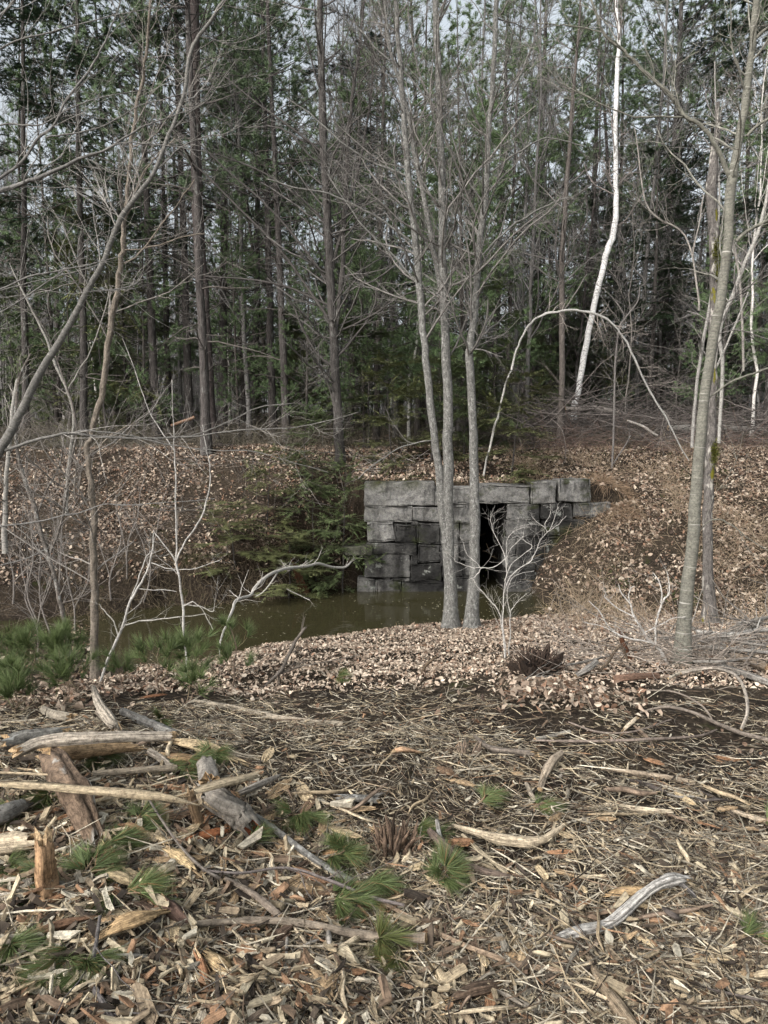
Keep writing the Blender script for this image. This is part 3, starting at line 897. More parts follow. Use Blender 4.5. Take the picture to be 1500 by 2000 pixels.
rs += [proto_conifer(340, 5, 0.04, 0.04, 1, 'hemlock', DARK, (0.085, 0.125, 0.08), 0, 0.22, 1.6, 3.0)]
for k_ in range(620):
    Y = 31 + 45 * rf.random() ** 1.3
    x = rf.uniform(-0.62, 0.62) * Y
    a = rf.uniform(0, 6.28); s = rf.uniform(0.6, 1.2)
    m3 = np.array([[math.cos(a), -math.sin(a), 0], [math.sin(a), math.cos(a), 0], [0, 0, 1]]) * s
    for part in rs[rf.integers(3)]:
        far.add_copy(part, m3, np.array([x, Y, float(HGT(x, Y)) - 0.05]))
o = far.build('distant_woods', [M_TWIG, M_NEEDLE])
tag(o, 'far-off mass of bare grey trees and conifers deep in the wood', 'woods', kind='stuff')

# ------------------------------------------------------------------ traced trees
def traced_tree(name, label, cat, paths, Y, mat, col, tcol, twigs=None, rough=0.1, sides=14, group=None, branches=(), bmat=None, seed=1, wob=0.012, base_flare=0.45, root_z=None, rmin=0.0022, moss=None):
    """paths: list of trunk stems (pixel traces); branches: list of traces; twigs: dict for procedural side growth"""
    rng = np.random.default_rng(seed)
    c0, r0 = trace(paths[0], Y, 5, wob, seed)
    root = empty(name, tuple(c0[0]), label, cat, group)
    off = -c0[0]
    def place_(o): o.location = off
    allc = []
    t = MB()
    for n_, p in enumerate(paths):
        c, r = (c0, r0) if n_ == 0 else trace(p, Y, 5, wob, seed + n_)
        if n_ == 0 and base_flare:
            c = np.vstack([c[0] + np.array([0, 0, -0.25]), c]); r = np.concatenate([[r[0]], r])
            r = flare(c, r, c0[0][2] - 0.02, base_flare * 1.4, 0.16)
        tubes(t, c, r, sides, col, ref=(0, 1, 0), rough=rough, seed=seed + n_)
        allc.append((c, r))
    place_(t.build('trunk', mat, root))
    for p in branches:
        b_ = MB()
        c, r = trace(p, Y, 5, wob, seed + 17)
        r = r * 0.85
        tubes(b_, c, r, 8, col, ref=None, rough=rough * 0.6)
        allc.append((c, r))
        if twigs:
            c2, r2 = spawn(c, r, max(4, int(np.linalg.norm(c[-1] - c[0]) * twigs.get('bd', 7))), twigs.get('bl', (0.3, 1.0)), (0.15, 1), (25, 60), twigs.get('up', 0.12), 0.16, 7, 0.38, rmin, rng)
            c3, r3 = spawn(c2, r2, len(c2) * 5, (0.12, 0.5), (0.15, 1), (25, 60), 0.1, 0.2, 5, 0.55, rmin * 0.8, rng)
            tubes(b_, c2, r2, 5, jit(tcol, len(c2), 0.12)); tubes(b_, c3, r3, 3, jit(tcol, len(c3), 0.15))
        place_(b_.build('branch', bmat or M_TWIG, root))
    if twigs and twigs.get('n', 0):
        tw = MB()
        for (c, r) in allc[:len(paths)]:
            n1 = twigs['n']
            c1, r1 = spawn(c, r, n1, twigs['L'], twigs.get('t', (0.25, 1)), twigs.get('ang', (35, 75)), twigs.get('up', 0.15), 0.15, 8, 0.4, rmin * 1.8, rng, lenfall=0.35)
            r1 = np.minimum(r1, twigs.get('rmax', 0.012))
            c2, r2 = spawn(c1, r1, n1 * 6, (0.25, 0.85), (0.15, 1), (25, 60), 0.1, 0.18, 6, 0.6, rmin, rng)
            c3, r3 = spawn(c2, r2, n1 * twigs.get('n3', 18), (0.12, 0.4), (0.15, 1), (25, 60), 0.08, 0.2, 4, 0.7, rmin * 0.8, rng)
            tubes(tw, c1, r1, 5, jit(tcol, len(c1), 0.12)); tubes(tw, c2, r2, 3, jit(tcol, len(c2), 0.15)); tubes(tw, c3, r3, 3, jit(tcol, len(c3), 0.15))
        place_(tw.build('crown', M_TWIG, root))
    if moss:
        mm = MB()
        for (px, py, w, h_) in moss:
            s = PXM(px, py, Y)
            cen = P(px, py, Y - 0.06)
            u = rng.normal(size=(700, 2)) * 0.45
            base = cen + np.stack([u[:, 0] * w * s, 0.03 * rng.normal(size=700) - 0.02, u[:, 1] * h_ * s], -1)
            blades(mm, base, norm(rng.normal(size=(700, 3)) + np.array([0, -0.8, 0.3])), 0.035, 0.012, jit((0.075, 0.078, 0.014), 700, 0.3), 0)
        place_(mm.build('moss_patch', M_NEEDLE, root))
    return root

def gy_of(px, py): return float(G(px, py)[1])

GREY, LGREY = (0.165, 0.163, 0.15), (0.30, 0.29, 0.275)
YA = gy_of(878, 1228)
traced_tree('lichen_trunk_tree', 'forked grey lichen-spotted tree, left of the pair in front of the culvert', 'tree',
    [[(882, 1228, 34), (878, 1120, 29), (874, 1000, 27), (875, 880, 25), (874, 750, 23), (868, 600, 21), (864, 480, 20), (862, 360, 19), (858, 200, 17), (853, 60, 15), (848, -120, 12)],
     [(872, 1060, 20), (866, 1000, 22), (855, 900, 20), (843, 800, 19), (832, 700, 18), (822, 600, 17), (812, 480, 17), (800, 380, 16), (791, 250, 15), (780, 100, 12), (768, -80, 9)],
     [(866, 600, 12), (852, 520, 13), (838, 440, 13), (824, 360, 12), (808, 290, 11), (790, 200, 9), (760, 80, 7), (745, -60, 5)]],
    YA, M_LICHEN, GREY, (0.19, 0.18, 0.165), dict(n=26, L=(0.5, 2.3), t=(0.42, 1.0), up=0.2, n3=26, rmax=0.014), seed=3,
    branches=[[(800, 470, 6), (740, 425, 6), (660, 385, 5), (570, 365, 4), (520, 350, 3)], [(795, 345, 6), (700, 300, 5), (620, 235, 4), (560, 190, 3)],
              [(820, 560, 5), (770, 500, 5), (700, 430, 4), (640, 340, 3)], [(860, 230, 5), (800, 150, 5), (730, 90, 4), (690, 40, 3)],
              [(845, 860, 4), (790, 870, 4), (740, 900, 3), (700, 935, 3)]])
YB = gy_of(922, 1226)
traced_tree('lichen_trunk_tree', 'single grey lichen-spotted tree, right of the pair in front of the culvert', 'tree',
    [[(921, 1228, 32), (926, 1100, 26), (927, 1000, 24), (926, 900, 22), (922, 780, 20), (916, 700, 20), (924, 640, 18), (936, 500, 17), (946, 400, 15), (953, 280, 13), (962, 150, 12), (970, 0, 11), (976, -120, 9)]],
    YB, M_LICHEN, GREY, (0.19, 0.18, 0.165), dict(n=40, L=(0.5, 2.2), t=(0.40, 1.0), up=0.22, n3=26, rmax=0.014), seed=5,
    branches=[[(938, 500, 6), (975, 465, 6), (1010, 435, 6), (1060, 405, 5), (1110, 385, 4)], [(950, 340, 5), (1010, 300, 5), (1070, 270, 4), (1140, 285, 3)],
              [(946, 400, 5), (905, 330, 5), (880, 250, 4), (865, 150, 3)], [(955, 240, 5), (1000, 180, 5), (1040, 90, 4), (1070, 20, 3)]])

YC = gy_of(1332, 1297)
traced_tree('striped_bark_tree', 'smooth olive-grey tree with pale bark rings at the right, forking high up', 'tree',
    [[(1330, 1297, 36), (1340, 1180, 32), (1352, 1060, 29), (1360, 940, 27), (1371, 820, 25), (1384, 720, 24), (1400, 620, 24), (1414, 540, 23), (1424, 440, 22), (1428, 360, 24), (1440, 300, 19), (1455, 200, 18), (1470, 90, 16), (1478, 0, 15), (1485, -120, 12)]],
    YC, M_BEECH, (0.16, 0.157, 0.13), (0.24, 0.235, 0.20), dict(n=16, L=(0.4, 1.6), t=(0.4, 0.95), up=0.1, n3=10, rmax=0.008), seed=8, rough=0.03, wob=0.006, sides=18,
    branches=[[(1425, 345, 15), (1405, 300, 13), (1375, 250, 12), (1340, 228, 11), (1320, 200, 11), (1300, 175, 10), (1262, 145, 10), (1232, 112, 9), (1200, 85, 9), (1180, 65, 8), (1165, 30, 7), (1150, -20, 6)],
              [(1333, 228, 6), (1290, 228, 5), (1240, 228, 5), (1190, 210, 4), (1140, 185, 4), (1100, 165, 3)],
              [(1312, 195, 5), (1316, 140, 4), (1340, 115, 4), (1365, 100, 3)],
              [(1437, 470, 12), (1455, 455, 10), (1480, 440, 10), (1510, 425, 9)],
              [(1458, 265, 9), (1480, 245, 9), (1515, 225, 8)],
              [(1475, 75, 9), (1492, 60, 9), (1520, 45, 8)],
              [(1180, 62, 4), (1140, 55, 4), (1090, 48, 3), (1050, 45, 3)],
              [(1350, 1060, 3), (1385, 1018, 4), (1420, 1020, 4), (1460, 1050, 3), (1500, 1075, 3)],
              [(1385, 775, 5), (1430, 745, 6), (1470, 730, 6), (1510, 715, 6)]],
    )
YD = gy_of(1385, 1218)
traced_tree('mossy_dead_tree', 'flaking dark dead trunk with yellow-green moss beside the striped tree', 'dead tree',
    [[(1386, 1218, 34), (1383, 1120, 25), (1382, 1000, 24), (1386, 900, 22), (1392, 800, 20), (1392, 700, 20), (1394, 620, 21), (1396, 540, 22), (1394, 460, 22), (1390, 380, 26), (1394, 310, 20), (1400, 260, 13), (1402, 200, 9)]],
    YD, M_MOSSBARK, (0.13, 0.12, 0.11), (0.18, 0.17, 0.16), dict(n=18, L=(0.3, 1.4), t=(0.35, 1.0), up=0.0, n3=12, rmax=0.008), seed=12, rough=0.16,
    moss=[(1398, 490, 7, 22), (1400, 530, 6, 16), (1394, 885, 7, 24)])
YE = 19.5
traced_tree('white_birch', 'leaning bright white birch with a kinked trunk behind the brush', 'birch',
    [[(1120, 800, 13), (1128, 770, 13), (1140, 700, 15), (1152, 640, 14), (1165, 580, 14), (1176, 530, 14), (1186, 490, 15), (1200, 450, 14), (1203, 380, 12), (1202, 300, 11), (1203, 220, 11), (1207, 130, 10), (1208, 60, 8), (1205, 0, 7), (1204, -120, 5)]],
    YE, M_BIRCH, (0.74, 0.74, 0.72), (0.25, 0.22, 0.2), dict(n=24, L=(0.5, 2.0), t=(0.5, 1), up=0.2, n3=18, rmax=0.014), seed=14, rough=0.04, rmin=0.003, wob=0.02)
YFc = 14.6
traced_tree('arched_birch', 'thin birch bent over in a full arch above the culvert', 'birch',
    [[(944, 928, 4.8), (952, 890, 4.8), (965, 840, 5.6), (976, 800, 4.8), (988, 750, 4.8), (1000, 715, 4.8), (1012, 675, 4.8), (1030, 640, 4.8), (1052, 620, 4.8), (1080, 610, 5.6), (1125, 607, 5.6), (1165, 614, 5.6), (1195, 632, 4.8), (1215, 655, 4.8), (1235, 690, 4.8), (1252, 730, 4.8), (1275, 775, 4.0), (1300, 815, 4.0), (1320, 855, 3.2), (1345, 900, 2.4)]],
    YFc, M_BIRCH, (0.36, 0.355, 0.33), (0.3, 0.27, 0.24), dict(n=26, L=(0.25, 1.0), t=(0.45, 1.0), up=-0.12, n3=10, rmax=0.006), seed=15, rough=0.35, base_flare=0.1)
YG_ = 16.8
traced_tree('brown_trunk_tree', 'straight dark brown trunk standing inside the birch arch', 'tree',
    [[(1093, 870, 18), (1097, 780, 15), (1098, 650, 14), (1098, 520, 13), (1103, 420, 11), (1112, 300, 10), (1120, 180, 8), (1130, 60, 6), (1135, -60, 4)]],
    YG_, M_BARK, (0.10, 0.088, 0.078), (0.15, 0.14, 0.13), dict(n=44, L=(0.5, 2.2), t=(0.3, 1), up=0.1, n3=24, rmax=0.014), seed=16)
YM_ = 15.4
traced_tree('dark_maple', 'dark many-branched tree standing on the bank left of the culvert', 'tree',
    [[(664, 925, 26), (662, 860, 25), (657, 760, 22), (652, 660, 22), (646, 560, 21), (641, 450, 20), (634, 330, 19), (629, 200, 18), (626, 90, 16), (625, -40, 14)],
     [(655, 640, 12), (668, 540, 12), (672, 440, 11), (678, 330, 10), (685, 220, 9), (700, 100, 7), (715, -30, 5)],
     [(646, 540, 8), (672, 430, 8), (700, 330, 7), (720, 220, 6), (730, 100, 5)]],
    YM_, M_DARKBARK, (0.075, 0.069, 0.064), (0.12, 0.113, 0.106), dict(n=52, L=(0.8, 2.8), t=(0.15, 1), up=0.12, n3=24, rmax=0.018, ang=(45, 80)), seed=18, rough=0.14, rmin=0.003,
    branches=[[(652, 640, 9), (600, 560, 8), (540, 480, 7), (470, 410, 6), (400, 340, 5), (340, 290, 4)], [(648, 560, 8), (590, 480, 7), (520, 400, 6), (440, 330, 5), (380, 270, 4)],
              [(655, 720, 8), (620, 690, 7), (590, 640, 6), (575, 600, 5)], [(640, 440, 7), (580, 380, 6), (500, 330, 5), (420, 300, 4)],
              [(657, 700, 7), (700, 650, 6), (730, 600, 5), (735, 560, 5)], [(660, 830, 7), (650, 780, 6), (640, 740, 5), (655, 700, 5)],
              [(655, 650, 6), (720, 620, 6), (780, 580, 5), (840, 560, 4)], [(632, 300, 7), (570, 250, 6), (500, 200, 5), (440, 150, 4)],
              [(648, 600, 7), (560, 560, 6), (480, 545, 5), (400, 540, 4)]])
YP = 17.0
traced_tree('leaning_pine', 'thick reddish-brown pine leaning left of the dark upright pine', 'pine',
    [[(412, 862, 36), (408, 800, 32), (404, 700, 29), (398, 600, 28), (391, 500, 27), (386, 400, 27), (383, 300, 26), (380, 150, 25), (378, 0, 24), (377, -100, 22)]],
    YP, M_DARKBARK, (0.085, 0.070, 0.066), (0.12, 0.11, 0.10), dict(n=26, L=(0.4, 1.5), t=(0.2, 0.9), up=-0.05, n3=10, rmax=0.01), seed=20, rough=0.07, rmin=0.003)

YH = gy_of(187, 1332)
BRN, BRT = (0.18, 0.155, 0.125), (0.27, 0.25, 0.225)
traced_tree('crooked_tree', 'twisted light brown tree with a kinked lower trunk at the left', 'tree',
    [[(186, 1335, 22), (186, 1260, 18), (185, 1180, 18), (183, 1100, 17), (184, 1020, 16), (178, 950, 15), (170, 890, 14), (178, 850, 14), (196, 790, 14), (204, 730, 15), (212, 660, 15), (224, 600, 14), (233, 540, 13), (240, 480, 12), (243, 430, 12), (248, 380, 10), (255, 310, 9), (262, 240, 9), (276, 170, 8), (286, 90, 7), (294, 0, 6), (298, -80, 5)]],
    YH, M_BARK, BRN, BRT, dict(n=34, L=(0.4, 1.5), t=(0.12, 1), up=0.15, n3=12, rmax=0.006), seed=22, rough=0.12, rmin=0.0012,
    branches=[[(236, 445, 6), (262, 380, 6), (285, 330, 5), (310, 300, 4), (345, 270, 3)], [(235, 520, 5), (280, 485, 5), (330, 420, 4), (380, 350, 3)],
              [(176, 885, 5), (205, 860, 5), (225, 845, 4), (262, 825, 3)], [(240, 490, 4), (300, 480, 4), (370, 460, 4), (400, 455, 3)],
              [(172, 900, 3), (210, 880, 3), (240, 855, 3), (270, 820, 2)]])
YI = 5.6
traced_tree('diagonal_tree', 'smooth grey tree leaning diagonally in from the left edge', 'tree',
    [[(-70, 1010, 30, 5.4), (-30, 930, 26), (5, 870, 23), (38, 810, 20), (75, 735, 18), (105, 685, 17), (135, 635, 15), (170, 570, 14), (200, 515, 13), (222, 460, 13), (240, 420, 13), (275, 375, 11), (305, 330, 10), (325, 275, 10), (345, 230, 9), (362, 170, 9), (370, 110, 9), (385, 75, 8), (412, 40, 8), (440, -5, 7), (480, -80, 6)]],
    YI, M_BEECH, (0.155, 0.15, 0.138), (0.30, 0.285, 0.26), dict(n=13, L=(0.3, 1.2), t=(0.3, 1), up=0.1, n3=12, rmax=0.005), seed=24, rough=0.03, rmin=0.0011, wob=0.004,
    branches=[[(10, 880, 10), (60, 862, 9), (110, 850, 8), (142, 847, 8), (200, 853, 6), (260, 856, 6), (320, 855, 5), (380, 852, 5), (430, 845, 4), (500, 838, 4), (560, 836, 3), (620, 826, 3), (700, 805, 2)],
              [(140, 847, 5), (160, 841, 5), (205, 844, 4), (260, 852, 4), (320, 866, 4), (380, 876, 3), (440, 880, 3), (500, 882, 3), (560, 900, 2), (640, 922, 2)],
              [(370, 853, 4), (420, 835, 4), (470, 812, 3), (510, 795, 3), (575, 787, 2)],
              [(309, 330, 5), (350, 290, 4), (395, 268, 3), (440, 262, 3), (480, 240, 2)],
              [(330, 260, 4), (370, 220, 4), (410, 190, 3), (460, 120, 2)],
              [(200, 515, 4), (150, 530, 4), (90, 545, 3), (30, 560, 3), (-30, 575, 2)]])
YJ = 4.6
traced_tree('overhanging_tree', 'grey tree off the left edge sending long bare limbs across the upper left', 'tree',
    [[(-330, 1430, 60, 3.6), (-310, 1100, 50, 3.9), (-290, 800, 46, 4.2), (-270, 500, 42, 4.4), (-250, 200, 36, 4.5), (-240, -100, 30, 4.6)]],
    YJ, M_BEECH, (0.16, 0.155, 0.145), (0.27, 0.26, 0.24), dict(n=0, bd=4.5), seed=26, rough=0.03, rmin=0.0010, wob=0.004,
    branches=[[(-275, 560, 20, 4.4), (-150, 460, 17, 4.5), (-60, 400, 14), (0, 374, 13), (50, 356, 12), (80, 345, 11), (120, 328, 10), (160, 308, 9), (200, 295, 7), (235, 275, 6), (270, 252, 5), (310, 235, 4), (370, 215, 3)],
              [(-275, 500, 18, 4.4), (-120, 440, 13, 4.5), (0, 348, 9), (40, 320, 8), (70, 275, 8), (105, 245, 7), (130, 195, 7), (165, 150, 6), (190, 110, 6), (215, 60, 5), (235, 0, 4), (245, -60, 3)],
              [(90, 268, 5), (130, 262, 5), (190, 250, 4), (225, 235, 4), (265, 210, 3), (330, 190, 3), (420, 170, 2)],
              [(-270, 400, 14, 4.4), (-120, 280, 9, 4.5), (0, 244, 5), (50, 246, 5), (90, 240, 4), (130, 215, 4), (200, 190, 3), (290, 175, 2)],
              [(-260, 300, 14, 4.4), (-100, 160, 8, 4.5), (0, 95, 5), (50, 75, 5), (110, 60, 4), (200, 35, 3), (310, 15, 2)],
              [(-265, 350, 12, 4.4), (-100, 120, 9, 4.5), (0, 30, 7), (25, 5, 6), (60, -40, 5)],
              [(225, 282, 4), (260, 278, 4), (300, 282, 3), (345, 288, 3), (400, 296, 2)],
              [(-270, 700, 12, 4.3), (-100, 600, 8, 4.5), (0, 565, 5), (60, 540, 5), (120, 528, 4), (180, 515, 3), (240, 500, 2)],
              [(-270, 760, 10, 4.3), (-100, 650, 7, 4.5), (0, 610, 4), (80, 560, 4), (150, 505, 3), (200, 450, 2)],
              [(-300, 1130, 14, 4.0), (-120, 1060, 8, 4.4), (0, 1029, 5), (60, 1022, 5), (120, 1008, 4), (160, 1000, 4), (205, 985, 3), (260, 987, 3), (330, 980, 2), (420, 975, 2)],
              [(-300, 1190, 10, 4.0), (-120, 1150, 6, 4.4), (0, 1105, 4), (40, 1095, 3), (75, 1080, 3), (95, 1070, 2)]])

# more traced small trees and saplings of the near ground
def wand(name, label, cat, stems, Y, col=(0.45, 0.43, 0.39), tcol=None, twn=3, L=(0.15, 0.5), seed=0, mat=None, rmin=0.0014, group=None, up=0.12, rough=0.05):
    rng = np.random.default_rng(seed)
    c0, r0 = trace(stems[0], Y, 4, 0.006, seed)
    root = empty(name, tuple(c0[0]), label, cat, group)
    t = MB(); tw = MB()
    tcol = tcol or col
    for n_, p in enumerate(stems):
        c, r = trace(p, Y, 4, 0.006, seed + n_)
        if n_ == 0:
            c = np.vstack([c[0] + np.array([0, 0, -0.12]), c]); r = np.concatenate([[r[0] * 1.1], r])
        tubes(t, c, r, 8, col, rough=rough)
        ln = np.linalg.norm(np.diff(c, axis=0), axis=1).sum()
        m_ = max(2, int(ln * twn * 2))
        c1, r1 = spawn(c, r, m_, L, (0.2, 1), (25, 60), up, 0.2, 6, 0.36, rmin * 0.8, rng)
        c2, r2 = spawn(c1, r1, m_ * 3, (L[0] * 0.5, L[1] * 0.6), (0.2, 1), (25, 60), up, 0.22, 5, 0.55, rmin * 0.6, rng)
        tubes(tw, c1, r1, 4, jit(tcol, len(c1), 0.1)); tubes(tw, c2, r2, 3, jit(tcol, len(c2), 0.1))
    o = t.build('stem', mat or M_TWIG, root); o.location = -c0[0]
    o = tw.build('crown', M_TWIG, root); o.location = -c0[0]
    return root
def zp(lst, w0, w1):
    """zoom coordinates of the culvert close-up -> pixel traces with falling width"""
    n_ = len(lst)
    return [(650 + a / 2.5, 880 + b_ / 2.5, 0.72 * (w0 + (w1 - w0) * k_ / (n_ - 1))) for k_, (a, b_) in enumerate(lst)]
PALE = (0.42, 0.405, 0.375)
YBu = gy_of(988, 1288)
wand('bare_bush', 'pale many-stemmed bare bush in front of the culvert opening', 'bush',
     [zp([(842, 1010), (825, 850), (810, 785), (770, 730), (710, 665), (680, 622)], 5, 3), zp([(690, 622), (712, 595), (730, 570), (780, 572), (820, 545), (850, 520), (870, 480), (930, 420)], 3.5, 2),
      zp([(730, 570), (690, 572), (640, 560), (600, 540), (590, 522)], 3, 1.5), zp([(722, 575), (690, 535), (655, 510), (635, 445)], 2.5, 1.5),
      zp([(846, 1010), (832, 860), (832, 750), (838, 660), (850, 600), (835, 500), (800, 430), (775, 370), (770, 310)], 5, 1.5),
      zp([(838, 680), (880, 600), (960, 545), (990, 490), (1020, 430), (1052, 398), (1100, 360), (1138, 320)], 4, 1.5),
      zp([(1048, 400), (1030, 372), (1000, 352), (972, 320)], 2.5, 1.3), zp([(1050, 395), (1035, 360), (1062, 310), (1062, 260)], 2.5, 1.3), zp([(1060, 392), (1090, 300), (1105, 275)], 2, 1.2),
      zp([(840, 640), (870, 560), (940, 500), (975, 470), (935, 440), (930, 400)], 3, 1.5), zp([(852, 560), (850, 440), (900, 385), (955, 372)], 2.5, 1.3),
      zp([(858, 1000), (866, 880), (866, 790), (900, 740), (945, 700)], 4, 1.5), zp([(866, 800), (850, 700), (865, 650), (890, 610), (980, 590)], 3, 1.3)],
     YBu, PALE, twn=7, L=(0.08, 0.34), seed=31)
YQ = gy_of(1300, 1300)
wand('forked_bare_bush', 'pale forking bare bush just left of the striped tree foot', 'bush',
     [[(1302, 1292, 9), (1285, 1265, 8), (1262, 1245, 7), (1245, 1215, 6), (1237, 1200, 5), (1232, 1180, 4), (1215, 1160, 3), (1208, 1140, 2)],
      [(1280, 1258, 5), (1282, 1220, 5), (1292, 1180, 5), (1305, 1160, 4), (1308, 1140, 3), (1303, 1115, 2)], [(1292, 1178, 4), (1290, 1140, 3), (1275, 1118, 2)],
      [(1240, 1205, 4), (1210, 1190, 3), (1185, 1170, 3), (1180, 1160, 2)], [(1270, 1255, 4), (1220, 1245, 4), (1190, 1225, 3), (1172, 1195, 3), (1150, 1173, 2)],
      [(1220, 1245, 3), (1180, 1225, 2), (1140, 1215, 2)], [(1237, 1200, 3), (1228, 1170, 3), (1232, 1150, 2), (1238, 1145, 2)], [(1262, 1235, 3), (1310, 1210, 2), (1340, 1205, 2)]],
     YQ, PALE, twn=4, L=(0.06, 0.22), seed=33)
YN = gy_of(366, 1330)
wand('white_sapling', 'thin white sapling with two stems joining, rising from the left pond edge', 'sapling',
     [[(365, 1300, 6), (360, 1240, 6), (356, 1180, 6), (350, 1130, 5), (344, 1100, 5), (345, 1060, 4), (344, 1000, 4), (343, 930, 4), (340, 880, 3), (338, 820, 2), (335, 740, 1.5)],
      [(344, 1100, 5), (355, 1070, 4), (375, 1040, 4), (395, 1005, 4), (408, 960, 3), (411, 920, 3), (402, 870, 2), (395, 830, 1.5)],
      [(342, 1095, 4), (325, 1070, 3), (305, 1045, 3), (300, 1035, 2)], [(343, 880, 3), (320, 850, 3), (290, 800, 2), (270, 740, 2), (240, 660, 1.5)],
      [(358, 1185, 3), (375, 1175, 3), (395, 1190, 2), (415, 1230, 2)], [(356, 1180, 3), (390, 1185, 2), (415, 1195, 2), (420, 1185, 1.5)]],
     YN, PALE, twn=1.6, L=(0.12, 0.5), seed=35)
YO = gy_of(198, 1335)
wand('white_sapling', 'pale slanting sapling beside the twisted trunk over the water', 'sapling',
     [[(196, 1332, 7), (210, 1290, 7), (228, 1250, 7), (243, 1215, 6), (252, 1180, 6), (265, 1155, 6), (280, 1130, 5), (290, 1105, 4), (297, 1080, 4), (299, 1040, 2.5)],
      [(256, 1170, 4), (272, 1125, 3), (285, 1090, 3), (296, 1075, 2)], [(243, 1222, 3), (270, 1213, 3), (310, 1210, 3), (350, 1205, 2), (400, 1200, 1.5)],
      [(232, 1245, 3), (222, 1215, 3), (205, 1195, 2), (195, 1180, 1.5)], [(296, 1100, 3), (330, 1110, 2), (370, 1112, 2), (430, 1095, 1.5)],
      [(265, 1150, 2), (310, 1152, 2), (345, 1155, 1.5)]],
     YO, PALE, twn=2.4, L=(0.1, 0.4), seed=37)
Yx = gy_of(136, 1310)
wand('dark_slender_tree', 'thin dark patchy-barked tree curving up left of the twisted trunk', 'tree',
     [[(138, 1310, 12), (134, 1260, 11), (128, 1220, 11), (118, 1180, 11), (108, 1130, 10), (95, 1090, 11), (82, 1050, 11), (70, 1000, 11), (58, 960, 11), (42, 920, 10), (35, 890, 9), (30, 820, 8), (38, 740, 7), (60, 690, 5)],
      [(100, 1080, 6), (120, 1020, 6), (130, 960, 6), (140, 900, 5), (150, 840, 5), (138, 780, 5), (120, 730, 4), (95, 660, 3), (60, 600, 2)],
      [(72, 1005, 5), (90, 960, 5), (115, 910, 4), (125, 860, 3)], [(118, 1180, 4), (170, 1160, 3), (210, 1130, 2)]],
     Yx, (0.13, 0.115, 0.10), (0.22, 0.20, 0.18), twn=4, L=(0.2, 0.8), seed=39, mat=M_LICHEN, rough=0.12)
Yy = 7.6
wand('patchy_birch', 'thin patchy birch sapling crossing behind the diagonal tree', 'birch',
     [[(130, 985, 8), (132, 930, 8), (137, 880, 8), (145, 820, 8), (138, 780, 7), (122, 740, 7), (105, 705, 7), (90, 660, 6), (70, 620, 5), (45, 570, 4), (20, 520, 3)],
      [(128, 770, 4), (150, 730, 4), (175, 690, 3), (200, 620, 3), (215, 560, 2)]],
     Yy, (0.25, 0.24, 0.215), (0.24, 0.225, 0.20), twn=3, L=(0.2, 0.7), seed=41, mat=M_BIRCH)
wand('patchy_birch', 'pale curling birch stub at the left edge below the diagonal tree', 'birch',
     [[(8, 1060, 14), (10, 1000, 12), (12, 940, 11), (18, 870, 10), (24, 800, 10), (32, 750, 9), (38, 735, 5)]],
     7.8, (0.27, 0.26, 0.235), (0.24, 0.225, 0.20), twn=4, L=(0.2, 0.7), seed=42, mat=M_BIRCH)
# thicket of fine stems at the left bank
rt = np.random.default_rng(77)
for k_ in range(9):
    px, py = [(60, 1215), (95, 1240), (150, 1235), (215, 1170), (250, 1130), (30, 1180), (112, 1165), (282, 1175), (75, 1290)][k_]
    Yt = gy_of(px, py)
    hpx = rt.uniform(180, 330); dx = rt.uniform(-60, 60)
    pts = [(px + dx * u ** 1.4 + rt.normal() * 5, py - hpx * u, 4.5 * (1 - 0.75 * u)) for u in np.linspace(0, 1, 6)]
    pts2 = [(pts[1][0], pts[1][1], 3)] + [(pts[1][0] - dx * u + rt.normal() * 6, pts[1][1] - hpx * 0.6 * u, 3 * (1 - 0.6 * u)) for u in (0.35, 0.7, 1.0)]
    wand('thicket_shrub', 'greyish tangled shrub in the left bank thicket, %s' % ['beside the dark slender tree foot', 'right at the dark slender tree', 'just left of the crooked trunk low down', 'right of the crooked trunk at the water',
         'higher right of the crooked trunk', 'at the far left edge', 'in the middle of the thicket', 'above the slanting white sapling', 'lowest one near the pine seedlings'][k_], 'shrub',
         [pts, pts2], Yt, (0.19, 0.172, 0.155), (0.23, 0.212, 0.195), twn=6, L=(0.15, 0.6), seed=80 + k_, group='bare shrubs on the left bank', rough=0.1)
# slim saplings on the right and centre
SL = [([(895, 905, 0)], 0),]
wand('slim_sapling', 'slim grey sapling with a forked foot right of the culvert top', 'sapling',
     [[(1196, 912, 6), (1198, 850, 5), (1200, 760, 5), (1203, 690, 5), (1210, 640, 4), (1222, 620, 4), (1245, 590, 3), (1250, 560, 2)], [(1199, 905, 4), (1215, 880, 3), (1232, 850, 3)],
      [(1222, 620, 3), (1210, 600, 3), (1190, 575, 2), (1160, 550, 1.5)]], gy_of(1196, 914), (0.16, 0.15, 0.14), twn=2, L=(0.2, 0.8), seed=51)
wand('slim_sapling', 'pale birch sapling slanting up right behind the striped tree', 'birch',
     [[(1405, 850, 8), (1412, 720, 9), (1405, 650, 10), (1430, 580, 10), (1452, 520, 9), (1478, 460, 9), (1495, 400, 8), (1505, 340, 7)], [(1398, 720, 5), (1425, 660, 5), (1445, 610, 4), (1462, 570, 3)]],
     11.5, (0.36, 0.35, 0.32), (0.28, 0.26, 0.24), twn=3, L=(0.3, 0.9), seed=52, mat=M_BIRCH)
wand('slim_sapling', 'thin grey sapling crossing the slanting birch at the right', 'sapling',
     [[(1452, 712, 6), (1450, 640, 6), (1445, 560, 6), (1438, 500, 6), (1430, 470, 5)]], 13.0, (0.3, 0.28, 0.25), twn=3, L=(0.3, 0.9), seed=53)
